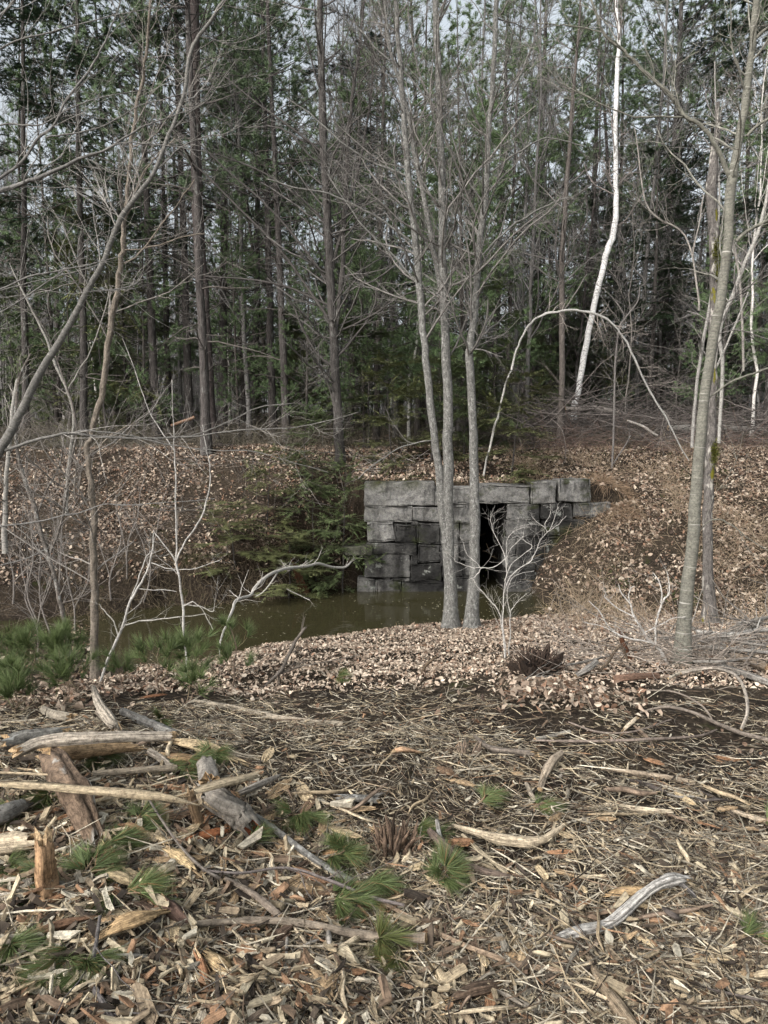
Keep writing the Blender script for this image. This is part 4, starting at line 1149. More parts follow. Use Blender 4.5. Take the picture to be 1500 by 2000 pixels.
wand('slim_sapling', 'patchy birch stem left of the mossy dead trunk', 'birch',
     [[(1352, 860, 8), (1358, 780, 8), (1368, 700, 8), (1378, 640, 8), (1392, 560, 7), (1400, 470, 6), (1405, 380, 5), (1400, 260, 4), (1396, 120, 3)]],
     12.8, (0.28, 0.27, 0.25), (0.22, 0.21, 0.19), twn=2, L=(0.3, 1.0), seed=54, mat=M_BIRCH)
wand('slim_sapling', 'hanging bare limb tangle left of the mossy dead trunk', 'sapling',
     [[(1366, 590, 5), (1352, 500, 4), (1330, 450, 4), (1290, 430, 4), (1262, 400, 4), (1250, 330, 3), (1240, 250, 2)], [(1352, 500, 3), (1365, 440, 3), (1375, 380, 2)]],
     11.0, (0.3, 0.28, 0.25), twn=4, L=(0.3, 0.8), seed=55)

# ------------------------------------------------------------------ deadwood
def logm(name, label, cat, pts, col, mat=None, sides=22, ridge=0.10, jag=0.0, cap=(0.50, 0.36, 0.21), lift=0.35, group=None, seed=0, k=5, wob=0.01, parent=None, ends=None, flat=1.0, twig=0, dz=0.0):
    """a log, stick or split piece lying where the photo shows it: pixel traces (px, py, width)"""
    rng = np.random.default_rng(seed + 1000)
    rows = []
    for p in pts:
        g = G(p[0], p[1])
        r = p[2] * 0.88 * PXM(p[0], p[1], g[1]) / 2
        up = p[3] if len(p) > 3 else 0.0
        # shift the point toward the eye so its centre still falls on the same sight line
        if up or lift:
            g = G(p[0], p[1], r * lift + up + dz); r = p[2] * 0.88 * PXM(p[0], p[1], g[1]) / 2
        rows.append([*g, r])
    a = smooth_path(np.array(rows), k=k)
    c, r = a[:, :3], np.maximum(a[:, 3], 0.001)
    n_ = len(c)
    s = np.arange(n_) * 0.9
    c = c + wob * r.mean() * 6 * np.stack([vnoise(s, seed, 0, 1), vnoise(s, seed, 5, 2), 0.5 * vnoise(s, seed, 9, 3)], -1)
    T = norm(np.gradient(c, axis=0))
    ref = np.array([0, 0, 1.0]) if abs(T[:, 2].mean()) < 0.8 else np.array([0, 1.0, 0])
    U = norm(ref - T * (T @ ref)[:, None]); V = np.cross(T, U)
    ang = np.arange(sides) / sides * 2 * math.pi
    prof = 1 + ridge * rng.normal(size=sides) * 1.0
    ln = np.concatenate([[0], np.cumsum(np.linalg.norm(np.diff(c, axis=0), axis=1))])
    r = r * (1 + 0.10 * vnoise(ln * 14, seed, 0, 5) + 0.06 * vnoise(ln * 40, seed, 3, 6))
    R = r[:, None] * prof[None] * (1 + ridge * 0.8 * fbm(np.cos(ang)[None] * 1.5 + seed, np.sin(ang)[None] * 1.5 + 0 * ln[:, None], ln[:, None] * 9, 3, seed))
    vv = c[:, None] + R[..., None] * (np.cos(ang)[None, :, None] * U[:, None] * flat + np.sin(ang)[None, :, None] * V[:, None])
    if jag:
        j0 = rng.normal(size=sides) * jag * r.mean() * 2; j1 = rng.normal(size=sides) * jag * r.mean() * 2
        vv[0] -= T[0] * j0[:, None]; vv[-1] += T[-1] * j1[:, None]
    cc = np.asarray(col)[None, None] * (1 + 0.12 * rng.normal(size=(1, sides, 1))) * np.ones((n_, 1, 1))
    cc = np.clip(cc, 0.004, 0.9)
    mb = MB()
    g = np.stack([R * np.cos(ang), R * np.sin(ang), np.broadcast_to(ln[:, None] + seed * 1.7, R.shape)], -1)
    idx = np.arange(n_)[:, None] * sides + np.arange(sides)
    a0, a1 = idx[:-1], idx[1:]
    q = np.stack([a0, np.roll(a0, -1, 1), np.roll(a1, -1, 1), a1], -1)
    mb.add(vv, q, col=cc.reshape(-1, 3), grain=g)
    e = MB(); ends_mb = []
    for en, sg in ((0, -1), (n_ - 1, 1)):
        e1 = MB(); ends_mb.append(e1)
        ring = vv[en]; cen = c[en] + T[en] * sg * (jag * r[en] * 1.2) * rng.normal()
        mid = cen + (ring - c[en]) * 0.5 + T[en] * rng.normal(size=(sides, 1)) * r[en] * (0.15 + jag)
        vs = np.vstack([ring, mid, cen])
        jn = np.arange(sides)
        q2 = np.stack([jn, (jn + 1) % sides, sides + (jn + 1) % sides, sides + jn], -1)
        t2 = np.stack([sides + jn, sides + (jn + 1) % sides, np.full(sides, 2 * sides)], -1)
        if sg < 0: q2 = q2[:, ::-1]; t2 = t2[:, ::-1]
        ecol = np.clip(np.asarray(ends[0 if sg < 0 else 1] if ends else cap)[None] * (1 + 0.25 * rng.normal(size=(2 * sides + 1, 1))), 0.01, 0.9)
        e.add(vs, q2, t2, col=ecol); e1.add(vs, q2, t2, col=ecol)
    body = mb
    big = r.max() > 0.022 and name.endswith('log')
    if big:
        root = empty(name, tuple(c[0]), label, cat, group)
        os_ = [body.build('bark', mat or M_BARK, root)] + [q_.build('broken_end', M_WOOD, root, smooth=False) for q_ in ends_mb]
        for o in os_: o.location = -c[0]
        return root
    body.add_copy(e, np.eye(3), np.zeros(3))
    if twig:
        c1, r1 = spawn(c, r, twig, (0.1, 0.45), (0.1, 1), (25, 60), 0.05, 0.15, 5, 0.5, 0.0015, rng)
        c1[..., 2] = np.maximum(c1[..., 2], HGT(c1[..., 0], c1[..., 1]) + 0.01)
        tubes(body, c1, r1, 4, np.asarray(col) * 1.0)
    o = body.build(name, mat or M_BARK)
    if parent is None: tag(o, label, cat, group)
    return o
GRW, TAN, BRK, CREAM, RED, LIC = (0.42, 0.37, 0.30), (0.42, 0.31, 0.19), (0.13, 0.095, 0.065), (0.60, 0.47, 0.30), (0.35, 0.12, 0.05), (0.17, 0.165, 0.15)
def Lg(label, pts, col, **k):
    LOGN[0] += 1
    nm = k.pop('name', 'log'); cat = k.pop('cat', nm)
    k.setdefault('seed', LOGN[0])
    return logm(nm, label, cat, pts, col, **k)
LOGN = [0]
Lg('long pale tan log lying alone on the bare soil above centre left', [(372, 1370, 13), (450, 1382, 14), (520, 1398, 15), (600, 1411, 15), (668, 1415, 13)], (0.30, 0.26, 0.20), ridge=0.06)
Lg('smooth grey barkless log across the left heap', [(30, 1470, 26, .16), (90, 1448, 28, .18), (200, 1440, 26, .2), (335, 1438, 20, .2)], GRW, mat=M_DRIFT, ridge=0.06, jag=0.3)
Lg('tan rotted half log under the smooth grey log', [(90, 1470, 34, .08), (170, 1462, 40, .1), (255, 1456, 24, .1)], (0.34, 0.24, 0.14), mat=M_WOOD, ridge=0.12, jag=0.6)
Lg('thick rotting brown log with crumbly tan top end pointing toward the viewer', [(108, 1490, 56, .12), (135, 1530, 66, .12), (165, 1590, 62, .08), (190, 1650, 50, .0)], (0.16, 0.115, 0.08), mat=M_MOSSBARK, ridge=0.16, jag=0.7, sides=28, ends=((0.5, 0.34, 0.17), (0.25, 0.15, 0.08)))
Lg('weathered stump piece behind the splintered plank', [(400, 1488, 34, .05), (408, 1530, 42, .08)], (0.24, 0.22, 0.19), ridge=0.08, jag=0.3, sides=20)
Lg('grey bark log with a red splintered broken end', [(405, 1548, 44, .1), (440, 1572, 54, .1), (468, 1592, 56, .07), (487, 1612, 44, .05)], (0.22, 0.20, 0.17), ridge=0.08, jag=0.9, sides=24, ends=((0.3, 0.24, 0.16), (0.42, 0.13, 0.06)))
Lg('lichen speckled branch running down right from the red ended log', [(498, 1592, 12, .08), (540, 1622, 13, .06), (600, 1668, 13, .05), (660, 1706, 14, .04), (715, 1735, 12, .02)], LIC, mat=M_LICHEN)
Lg('short brown broken piece standing against the splintered plank', [(372, 1545, 14, .22), (378, 1575, 22, .14), (388, 1612, 22, .03)], (0.30, 0.21, 0.13), mat=M_WOOD, ridge=0.15, jag=0.8)
Lg('short thick grey log with tan end on the upper left heap', [(85, 1385, 14, .06), (108, 1396, 19, .05), (140, 1401, 17, .05)], (0.26, 0.23, 0.18), jag=0.3)
Lg('weathered grey root arching down from the crooked tree foot', [(182, 1342, 9, .1), (192, 1372, 16, .1), (210, 1400, 20, .09), (228, 1425, 20, .08)], GRW, mat=M_DRIFT, ridge=0.15, jag=0.5)
Lg('grey stick lying beside the weathered root', [(190, 1390, 10, .04), (215, 1412, 13, .04), (240, 1432, 13, .04)], (0.28, 0.24, 0.19))
Lg('lichen covered dark log right of the weathered root', [(238, 1388, 14, .03), (280, 1408, 18, .04), (315, 1422, 18, .05), (342, 1434, 16, .05)], LIC, mat=M_LICHEN, jag=0.2)
Lg('mossy dark log half buried at the far left', [(12, 1450, 30, .05), (60, 1438, 30, .05), (130, 1430, 20, .04)], (0.14, 0.135, 0.12), mat=M_LICHEN, jag=0.3)
Lg('long thin grey-brown branch across the bottom centre left', [(320, 1815, 9, .03), (370, 1806, 12, .04), (450, 1800, 15, .05), (540, 1798, 16, .06), (620, 1808, 17, .06), (700, 1825, 20, .06), (780, 1832, 22, .05), (832, 1832, 21, .05)], (0.21, 0.175, 0.135), ridge=0.05)
Lg('short curved branch above the long bottom branch', [(438, 1716, 8, .05), (475, 1735, 12, .05), (510, 1758, 15, .05), (548, 1792, 15, .06)], (0.2, 0.165, 0.13))
Lg('black forked twig running out at the bottom left', [(195, 1790, 8, .08), (188, 1840, 9, .07), (178, 1900, 11, .05), (188, 1935, 14, .04), (205, 1965, 15, .04), (228, 2010, 16, .03)], (0.12, 0.11, 0.105), twig=5)
Lg('knobbly dark branch lying at the bottom edge', [(215, 1972, 9), (265, 1982, 11), (320, 1990, 11), (400, 2006, 10)], (0.11, 0.10, 0.085), twig=4)
Lg('upright broken reddish chunk at the left edge', [(84, 1642, 32, .2), (86, 1680, 40, .14), (90, 1720, 42, .06), (92, 1765, 36, .0)], (0.36, 0.23, 0.13), mat=M_WOOD, ridge=0.18, jag=0.8, sides=18)
Lg('grey bark log end at the left edge beside the upright chunk', [(-20, 1655, 40, .05), (25, 1648, 40, .06), (62, 1645, 30, .06)], (0.5, 0.42, 0.30), mat=M_WOOD, ridge=0.12, jag=0.7)
Lg('lichen covered log cut by the left edge', [(-25, 1600, 46, .06), (20, 1585, 40, .06), (52, 1570, 22, .05)], LIC, mat=M_LICHEN, jag=0.4)
Lg('dark glossy knot of wood beside the large split slab', [(322, 1766, 26, .05), (340, 1782, 34, .04), (362, 1802, 32, .03)], (0.10, 0.065, 0.05), jag=0.5)
Lg('grey log behind the pine sprig left of the stump piece', [(180, 1512, 12, .06), (260, 1505, 13, .06), (345, 1500, 13, .06)], (0.33, 0.28, 0.21), mat=M_WOOD)
Lg('pale grey branch pointing left beneath the pale plank', [(292, 1468, 14, .05), (315, 1482, 16, .05), (336, 1500, 15, .05)], GRW, mat=M_DRIFT)
Lg('forked grey branch right of the splintered plank', [(465, 1550, 12, .06), (500, 1535, 16, .07), (530, 1522, 14, .07), (545, 1515, 8, .06)], (0.31, 0.28, 0.24), mat=M_DRIFT, jag=0.4)
Lg('dark rough bark piece above the centre chips', [(660, 1558, 14, .02), (700, 1560, 20, .02), (738, 1562, 18, .02)], LIC, mat=M_LICHEN, jag=0.4)
Lg('thin dark branch crossing the left chips diagonally', [(290, 1560, 4, .1), (315, 1600, 5, .1), (350, 1650, 5, .08), (395, 1695, 6, .06), (430, 1716, 6, .05)], (0.16, 0.14, 0.12), twig=4)
Lg('long thin dark branch sweeping right through the pine sprigs', [(395, 1700, 5, .05), (470, 1705, 5, .07), (560, 1695, 5, .09), (640, 1718, 6, .09), (720, 1750, 7, .08), (790, 1768, 6, .06)], (0.15, 0.13, 0.12), twig=8)
Lg('brown branch sloping down beside the bottom centre', [(690, 1735, 6, .03), (780, 1780, 8, .03), (850, 1820, 10, .03), (930, 1855, 11, .03), (1020, 1885, 14, .03), (1100, 1895, 9, .02), (1160, 1908, 6, .01)], (0.24, 0.18, 0.125), ridge=0.1)
Lg('silver-white twisted driftwood branch at the lower right', [(1083, 1835, 9, .03), (1110, 1826, 20, .03), (1150, 1818, 24, .03), (1185, 1806, 20, .04), (1215, 1785, 24, .05), (1250, 1752, 22, .06), (1285, 1728, 21, .07), (1315, 1718, 24, .07), (1342, 1716, 14, .06)], (0.50, 0.48, 0.44), mat=M_DRIFT, ridge=0.2, jag=0.6, sides=20)
Lg('hooked dark tip beside the driftwood end', [(1318, 1722, 14, .06), (1335, 1730, 10, .05), (1352, 1745, 9, .04), (1360, 1758, 6, .02)], (0.16, 0.15, 0.14), mat=M_DRIFT)
Lg('curved barkless pale stick right of centre', [(884, 1612, 7, .03), (920, 1622, 14, .04), (970, 1636, 22, .05), (1025, 1643, 24, .05), (1058, 1640, 16, .04), (1080, 1628, 12, .05), (1105, 1608, 6, .05)], (0.50, 0.42, 0.30), mat=M_WOOD, ridge=0.1, jag=0.3)
Lg('straight tan stick below the curved pale stick', [(903, 1630, 7, .03), (940, 1665, 9, .03), (992, 1708, 10, .02)], (0.44, 0.37, 0.26), mat=M_WOOD)
Lg('dark curved root beside the straight tan stick', [(838, 1622, 12, .06), (865, 1650, 16, .06), (895, 1680, 20, .04), (930, 1698, 14, .03), (1000, 1712, 6, .02)], (0.13, 0.10, 0.08), ridge=0.15)
Lg('grey standing stick behind the dark curved root', [(853, 1602, 9, .08), (860, 1645, 11, .05), (866, 1695, 11, .02)], (0.2, 0.19, 0.17), mat=M_LICHEN)
Lg('grey stick with dark tip in upper centre right', [(928, 1438, 7, .03), (955, 1460, 13, .03), (1000, 1468, 15, .03), (1045, 1472, 12, .02)], (0.20, 0.17, 0.14), mat=M_DRIFT, jag=0.6)
Lg('curled thick bark stick standing on the right chips', [(1098, 1470, 12, .08), (1080, 1485, 18, .07), (1065, 1510, 18, .04), (1055, 1542, 14, .01)], (0.30, 0.25, 0.19), ridge=0.1)
Lg('small curved pale stick beside the curled bark stick', [(1028, 1530, 8, .02), (1040, 1555, 10, .02), (1062, 1575, 7, .01)], (0.36, 0.31, 0.24), mat=M_WOOD)
Lg('short grey stick lying above the curled bark stick', [(1045, 1444, 7, .02), (1080, 1437, 8, .02), (1113, 1429, 8, .02)], (0.26, 0.24, 0.20))
Lg('long arched switch across the right clearing', [(1250, 1391, 4, .02), (1300, 1380, 6, .05), (1350, 1390, 7, .06), (1400, 1412, 8, .05), (1450, 1432, 9, .04), (1515, 1448, 10, .03)], (0.20, 0.17, 0.14), name='stick')
Lg('long level switch below the arched switch', [(1040, 1446, 4, .02), (1150, 1448, 6, .04), (1260, 1444, 6, .05), (1360, 1438, 5, .05), (1400, 1425, 3, .04)], (0.22, 0.18, 0.15), name='stick')
Lg('thin curving switch between the two right switches', [(1110, 1410, 3, .02), (1170, 1430, 4, .03), (1240, 1428, 4, .04), (1310, 1405, 3, .03)], (0.22, 0.18, 0.15), name='stick')
Lg('hoop-shaped bent switch standing at the right', [(1330, 1315, 5, .06), (1390, 1305, 5, .10), (1435, 1318, 6, .15), (1455, 1350, 7, .12), (1460, 1390, 7, .07), (1448, 1425, 7, .01)], (0.36, 0.32, 0.27), name='stick')
Lg('thin switch arcing on the dark soil at the right', [(1262, 1348, 3, .02), (1320, 1352, 4, .04), (1370, 1378, 4, .04), (1395, 1412, 3, .02)], (0.26, 0.22, 0.18), name='stick')
Lg('flat pale splinter stick in the right middle', [(1183, 1572, 8, .02), (1240, 1580, 12, .02), (1312, 1586, 9, .02)], (0.52, 0.44, 0.32), mat=M_WOOD, name='stick', jag=0.6)
Lg('brownish barked stick right of centre', [(1175, 1500, 9, .02), (1230, 1508, 10, .02), (1290, 1516, 11, .02), (1358, 1530, 11, .01)], (0.32, 0.26, 0.19), name='stick')
Lg('pale stick cut by the right edge', [(1420, 1580, 8, .02), (1455, 1592, 10, .02), (1505, 1608, 11, .02)], (0.46, 0.38, 0.28), mat=M_WOOD, name='stick')
Lg('fibrous splintered limb at the bottom right of centre', [(1150, 1872, 8, .04), (1172, 1915, 16, .04), (1200, 1955, 22, .04), (1245, 2015, 26, .03)], (0.33, 0.26, 0.18), mat=M_WOOD, ridge=0.3, jag=0.8, name='stick')
Lg('charred looking dark splinter at the bottom centre', [(880, 1952, 10, .03), (925, 1935, 24, .04), (970, 1925, 18, .03)], (0.12, 0.085, 0.06), mat=M_WOOD, ridge=0.25, jag=0.6)
Lg('grey stick leaving the charred splinter', [(955, 1928, 7, .03), (1000, 1950, 10, .03), (1060, 1980, 12, .02)], (0.25, 0.22, 0.18), name='stick')
Lg('long cream sliver standing out at the bottom left', [(385, 1835, 5, .06), (370, 1890, 8, .04), (355, 1950, 9, .02), (344, 1992, 8, .01)], (0.62, 0.52, 0.37), mat=M_WOOD, name='stick', jag=1.5)
Lg('cream sliver above the long bottom branch right', [(555, 1787, 5, .05), (585, 1825, 7, .04), (612, 1862, 5, .02)], (0.60, 0.50, 0.36), mat=M_WOOD, name='stick', jag=1.5)
Lg('cream sliver below the long bottom branch', [(458, 1820, 6, .04), (500, 1860, 8, .03), (550, 1905, 7, .01)], (0.58, 0.47, 0.33), mat=M_WOOD, name='stick', jag=1.2)
Lg('thin cream sliver at the lower left', [(140, 1860, 5, .04), (180, 1845, 7, .04), (240, 1810, 6, .05)], (0.60, 0.50, 0.34), mat=M_WOOD, name='stick', jag=1.2)
wand('branch', 'dark fallen branch with broken tip leaning at the pond edge', 'branch', [[(508, 1345, 5), (530, 1328, 7), (548, 1310, 9), (562, 1285, 8), (578, 1250, 8), (597, 1224, 6)]], gy_of(508, 1345), (0.12, 0.105, 0.09), twn=5, L=(0.08, 0.3), seed=91)
wand('branch', 'thin limb reaching right from the dark fallen branch', 'branch', [[(545, 1318, 4), (580, 1303, 4), (620, 1296, 3), (700, 1280, 2)]], gy_of(508, 1345) + 0.02, (0.14, 0.12, 0.10), twn=4, L=(0.08, 0.3), seed=92)
wand('stub', 'dark pointed stub sticking up before the leafy bank', 'stub', [[(818, 1322, 5), (832, 1300, 8), (852, 1282, 6)]], gy_of(818, 1322), (0.10, 0.075, 0.05), twn=1, L=(0.03, 0.1), seed=93)
Lg('pale log with a sawn yellow end on the right brush', [(1428, 1236, 18, .1), (1455, 1225, 20, .16), (1482, 1214, 21, .2)], (0.16, 0.15, 0.13), ends=((0.3, 0.2, 0.12), (0.62, 0.47, 0.24)))
Lg('grey smooth branch lying across the right brush', [(1362, 1234, 9, .15), (1400, 1238, 9, .17), (1440, 1238, 9, .18), (1475, 1232, 10, .18), (1520, 1230, 10, .18)], (0.36, 0.35, 0.32), mat=M_BEECH, twig=10, name='branch')
Lg('round log end facing out right of the striped tree', [(1432, 1280, 20, .06), (1460, 1290, 22, .05), (1500, 1305, 20, .03)], (0.2, 0.16, 0.12), ends=((0.3, 0.22, 0.15), (0.3, 0.2, 0.12)))
Lg('brown log left of the striped tree foot', [(1198, 1326, 15, .04), (1240, 1322, 17, .04), (1285, 1320, 15, .04)], (0.16, 0.10, 0.07), ends=((0.3, 0.2, 0.12), (0.55, 0.45, 0.32)))
wand('stub', 'dark red-brown broken stub leaning by the forked bush', 'stub', [[(1232, 1292, 11), (1222, 1270, 12), (1215, 1250, 10), (1209, 1228, 4)]], gy_of(1232, 1294), (0.12, 0.055, 0.03), twn=1, L=(0.03, 0.1), seed=94, mat=M_WOOD, rough=0.3)
wand('stick', 'curved dark stick propped beside the red-brown stub', 'stick', [[(1165, 1318, 6), (1185, 1296, 7), (1205, 1266, 7), (1214, 1262, 6), (1225, 1290, 5)]], gy_of(1165, 1318), (0.09, 0.07, 0.05), twn=1, L=(0.03, 0.1), seed=95)
Lg('grey flat wood sliver left of the brown log', [(1125, 1320, 10, .02), (1145, 1308, 14, .06), (1165, 1292, 10, .1)], (0.3, 0.28, 0.25), mat=M_DRIFT, name='stick')
Lg('pale thin limb below the striped tree foot', [(1305, 1325, 6, .02), (1335, 1312, 7, .05), (1370, 1310, 6, .06)], (0.5, 0.45, 0.36), mat=M_WOOD, name='stick')
rl = np.random.default_rng(123)
for k_, (x0, y0, x1, y1, w, up) in enumerate([(1010, 1330, 1080, 1322, 6, .02), (1340, 1262, 1500, 1275, 8, .08), (1355, 1292, 1470, 1284, 6, .1), (1380, 1245, 1500, 1262, 7, .12), (1350, 1225, 1420, 1262, 5, .14),
        (1440, 1218, 1500, 1206, 8, .2), (1400, 1300, 1520, 1340, 14, .03), (1100, 1300, 1190, 1280, 5, .05)]):
    Lg(['thin twig beside the dark root stump', 'grey pole low across the right brush', 'thin grey stick behind the round log end', 'grey stick beneath the smooth branch', 'slanting stick right of the striped tree',
        'grey pole above the sawn log at the right edge', 'brown log running out at the right edge', 'thin stick left of the forked bush'][k_],
       [(x0, y0, w, up), ((x0 + x1) / 2, (y0 + y1) / 2 + rl.normal() * 3, w, up * 1.2), (x1, y1, w * 0.8, up)], (0.25, 0.235, 0.21), name='stick', twig=6)

# fallen white birch limb hanging over the pond
cF = [(428, 1262, 4.7, 7.6), (440, 1225, 5.5, 8.2), (455, 1190, 7.0, 8.9), (462, 1172, 7.0, 9.4), (488, 1163, 7.0, 9.9), (497, 1148, 7.0, 10.2), (520, 1127, 7.8, 10.8), (550, 1112, 7.8, 11.4), (575, 1108, 7.8, 11.8), (600, 1106, 7.0, 12.2), (622, 1101, 7.0, 12.6), (650, 1108, 6.2, 13.0), (675, 1107, 5.5, 13.3), (692, 1090, 3.9, 13.6)]
wand('fallen_birch_limb', 'white crooked birch limb reaching from the culvert wall out over the pond', 'branch', [cF, [(545, 1113, 4, 11.3), (520, 1150, 3, 10.9), (500, 1165, 2, 10.8)], [(560, 1150, 3, 11.2), (590, 1165, 2, 11.3), (605, 1172, 2, 11.3)]],
     10.0, (0.44, 0.42, 0.38), twn=1.6, L=(0.2, 0.6), seed=60, mat=M_BIRCH)
# rotted reddish snag on the left bank edge
Lg('rotted reddish snag at the waterline of the left bank', [(592, 1160, 26, .0), (584, 1135, 18, .1), (577, 1112, 12, .2), (570, 1095, 5, .3)], (0.16, 0.08, 0.045), mat=M_WOOD, ridge=0.3, jag=0.9, name='snag', cat='snag')

# split slabs and planks
def Sl(label, pts, col, **k):
    k.setdefault('ridge', 0.22); k.setdefault('jag', 1.0); k.setdefault('flat', 0.45); k.setdefault('mat', M_WOOD); k.setdefault('sides', 16)
    k['name'] = k.get('name', 'split_slab'); k['cat'] = 'wood slab'
    return Lg(label, pts, col, **k)
Sl('long splintered plank across the left heap', [(-20, 1530, 14, .2), (50, 1532, 22, .2), (150, 1540, 28, .2), (250, 1548, 28, .2), (320, 1556, 22, .2), (372, 1568, 8, .2)], (0.44, 0.36, 0.24), name='splintered_plank')
Sl('short splintered plank bridging the stump piece', [(365, 1552, 14, .2), (410, 1538, 26, .21), (455, 1526, 28, .2), (500, 1514, 20, .18)], (0.46, 0.38, 0.26), name='splintered_plank')
Sl('thin pale splinter left above the long plank', [(-20, 1508, 7, .16), (50, 1511, 9, .16), (118, 1514, 6, .16)], (0.52, 0.42, 0.28), name='splintered_plank')
Sl('large tan split slab with ragged ends at the lower left', [(205, 1822, 26, .06), (240, 1805, 44, .07), (280, 1790, 44, .07), (312, 1782, 22, .06)], (0.50, 0.35, 0.19))
Sl('dark brown bark slab left of the large tan slab', [(35, 1835, 16, .03), (80, 1818, 34, .04), (125, 1802, 34, .04), (170, 1792, 12, .04)], (0.22, 0.13, 0.08))
Sl('pale cream plank by the end of the smooth grey log', [(348, 1448, 22, .05), (385, 1456, 40, .05), (425, 1470, 34, .05), (458, 1482, 14, .04)], (0.66, 0.52, 0.32))
Sl('orange slab below the pale cream plank', [(322, 1476, 16, .03), (360, 1482, 26, .03), (405, 1486, 14, .03)], (0.52, 0.34, 0.19))
Sl('pale wedge beside the reddish bars at the bottom', [(402, 1858, 16, .04), (425, 1880, 36, .04), (452, 1898, 28, .03)], (0.62, 0.46, 0.26))
Sl('reddish bar standing at the bottom left of centre', [(388, 1868, 16, .06), (398, 1900, 20, .04), (412, 1948, 18, .01)], (0.38, 0.20, 0.11))
Sl('tan block below the reddish bar', [(405, 1942, 16, .02), (430, 1935, 26, .02), (455, 1928, 18, .02)], (0.50, 0.36, 0.21))
Sl('dark red rotten slab under the red ended log', [(358, 1642, 14, .03), (395, 1630, 24, .03), (440, 1620, 18, .03)], (0.32, 0.13, 0.06))
Sl('tan slab lying against the driftwood branch', [(1188, 1748, 12, .02), (1225, 1742, 28, .03), (1275, 1738, 20, .03)], (0.50, 0.35, 0.19))
Sl('pale triangular slab near the bottom centre', [(848, 1885, 12, .03), (858, 1905, 28, .03), (866, 1922, 24, .02)], (0.66, 0.54, 0.36))
Sl('orange-tan slab right of the lichen branch', [(630, 1668, 12, .03), (658, 1664, 22, .03), (690, 1664, 14, .03)], (0.54, 0.32, 0.17))
Sl('dark brown slab under the right pine sprig', [(570, 1695, 14, .02), (610, 1712, 24, .02), (640, 1725, 12, .02)], (0.34, 0.2, 0.12))
Sl('cream torn chunk on the left chips', [(205, 1700, 16, .05), (235, 1712, 30, .05), (262, 1724, 22, .04)], (0.58, 0.46, 0.28))
Sl('cream crumbly chunk right of the upright pine sprig', [(335, 1662, 14, .04), (352, 1672, 34, .04), (372, 1690, 22, .04)], (0.58, 0.44, 0.25))
Sl('tan torn piece above the left pine sprig', [(205, 1645, 14, .05), (212, 1662, 22, .05), (215, 1680, 18, .05)], (0.58, 0.42, 0.25))
Sl('small orange chunk high in the middle clearing', [(768, 1468, 12, .03), (785, 1464, 20, .03), (812, 1468, 10, .03)], (0.56, 0.36, 0.22))
Sl('red-brown slab behind the pine saplings on bare soil', [(282, 1362, 9, .03), (300, 1359, 12, .03), (318, 1357, 9, .03)], (0.22, 0.11, 0.06))
Sl('pale sharp splinter left of centre bottom', [(1035, 1845, 10, .02), (1022, 1865, 20, .03), (1015, 1895, 12, .02)], (0.48, 0.36, 0.22))
Sl('tan slab under the brown sloping branch', [(970, 1862, 12, .01), (1000, 1868, 30, .01), (1030, 1872, 16, .01)], (0.48, 0.33, 0.19))
Sl('pale splinter on the right clearing', [(1218, 1425, 6, .02), (1230, 1413, 10, .03), (1243, 1402, 8, .03)], (0.62, 0.52, 0.38))

# upright splintered tuft (torn stump) centre and dark root stump at right
def splinter_stump(name, label, px, py, hpx, wpx, col, n, seed, spread=0.5):
    rng = np.random.default_rng(seed)
    g = G(px, py); s = PXM(px, py, g[1])
    a = rng.uniform(0, 6.28, n); rr = rng.random(n) ** 0.5 * wpx * s * 0.35
    base = g + np.stack([np.cos(a) * rr, np.sin(a) * rr * 0.6, np.full(n, -0.03)], -1)
    d = norm(np.stack([np.cos(a) * spread * rng.random(n), np.sin(a) * spread * rng.random(n), np.ones(n)], -1))
    L = hpx * s * rng.uniform(0.5, 1.05, n)
    pts = [base]; cur = base; dd = d
    for k_ in range(4):
        dd = norm(dd + rng.normal(size=(n, 3)) * 0.12); cur = cur + dd * (L / 4)[:, None]; pts.append(cur)
    C = np.stack(pts, 1); R = rng.uniform(0.004, 0.010, n)[:, None] * np.array([1.2, 1, 0.9, 0.6, 0.15])
    mb = MB(); tubes(mb, C, R * (wpx / 60), 5, jit(col, n, 0.35, rng), rough=0.2)
    return tag(mb.build(name, M_WOOD), label, 'stump')
splinter_stump('splintered_stump', 'torn upright stump of dark fibres in the middle of the chips', 772, 1668, 92, 75, (0.17, 0.12, 0.085), 46, 1)
splinter_stump('splintered_stump', 'small frayed stump near the bottom centre', 880, 1850, 55, 50, (0.12, 0.08, 0.06), 34, 2, 0.7)
splinter_stump('splintered_stump', 'small frayed grass-like stump in the upper centre', 912, 1475, 42, 60, (0.26, 0.20, 0.15), 40, 3, 0.9)
g = G(1048, 1322); s = PXM(1048, 1322, g[1]); rng = np.random.default_rng(9)
mb = MB()
uu, vv_ = np.meshgrid(np.linspace(0, 2 * math.pi, 40, endpoint=False), np.linspace(0, math.pi / 2, 16))
X3 = np.stack([np.cos(uu) * np.cos(vv_), np.sin(uu) * np.cos(vv_), np.sin(vv_)], -1)
dsp = 0.8 + 0.45 * fbm(X3[..., 0] * 3.2, X3[..., 1] * 3.2, X3[..., 2] * 3.2, 4, 4) + 0.3 * np.maximum(0, fbm(X3[..., 0] * 9, X3[..., 1] * 9, 0, 2, 5))
v = g + np.array([0, 0, -0.08]) + X3 * dsp[..., None] * np.array([56 * s, 40 * s, 62 * s])
idx = np.arange(16)[:, None] * 40 + np.arange(40)
q = np.stack([idx[:-1], np.roll(idx[:-1], -1, 1), np.roll(idx[1:], -1, 1), idx[1:]], -1)
mb.add(v, q, col=(0.045, 0.032, 0.024))
n = 170
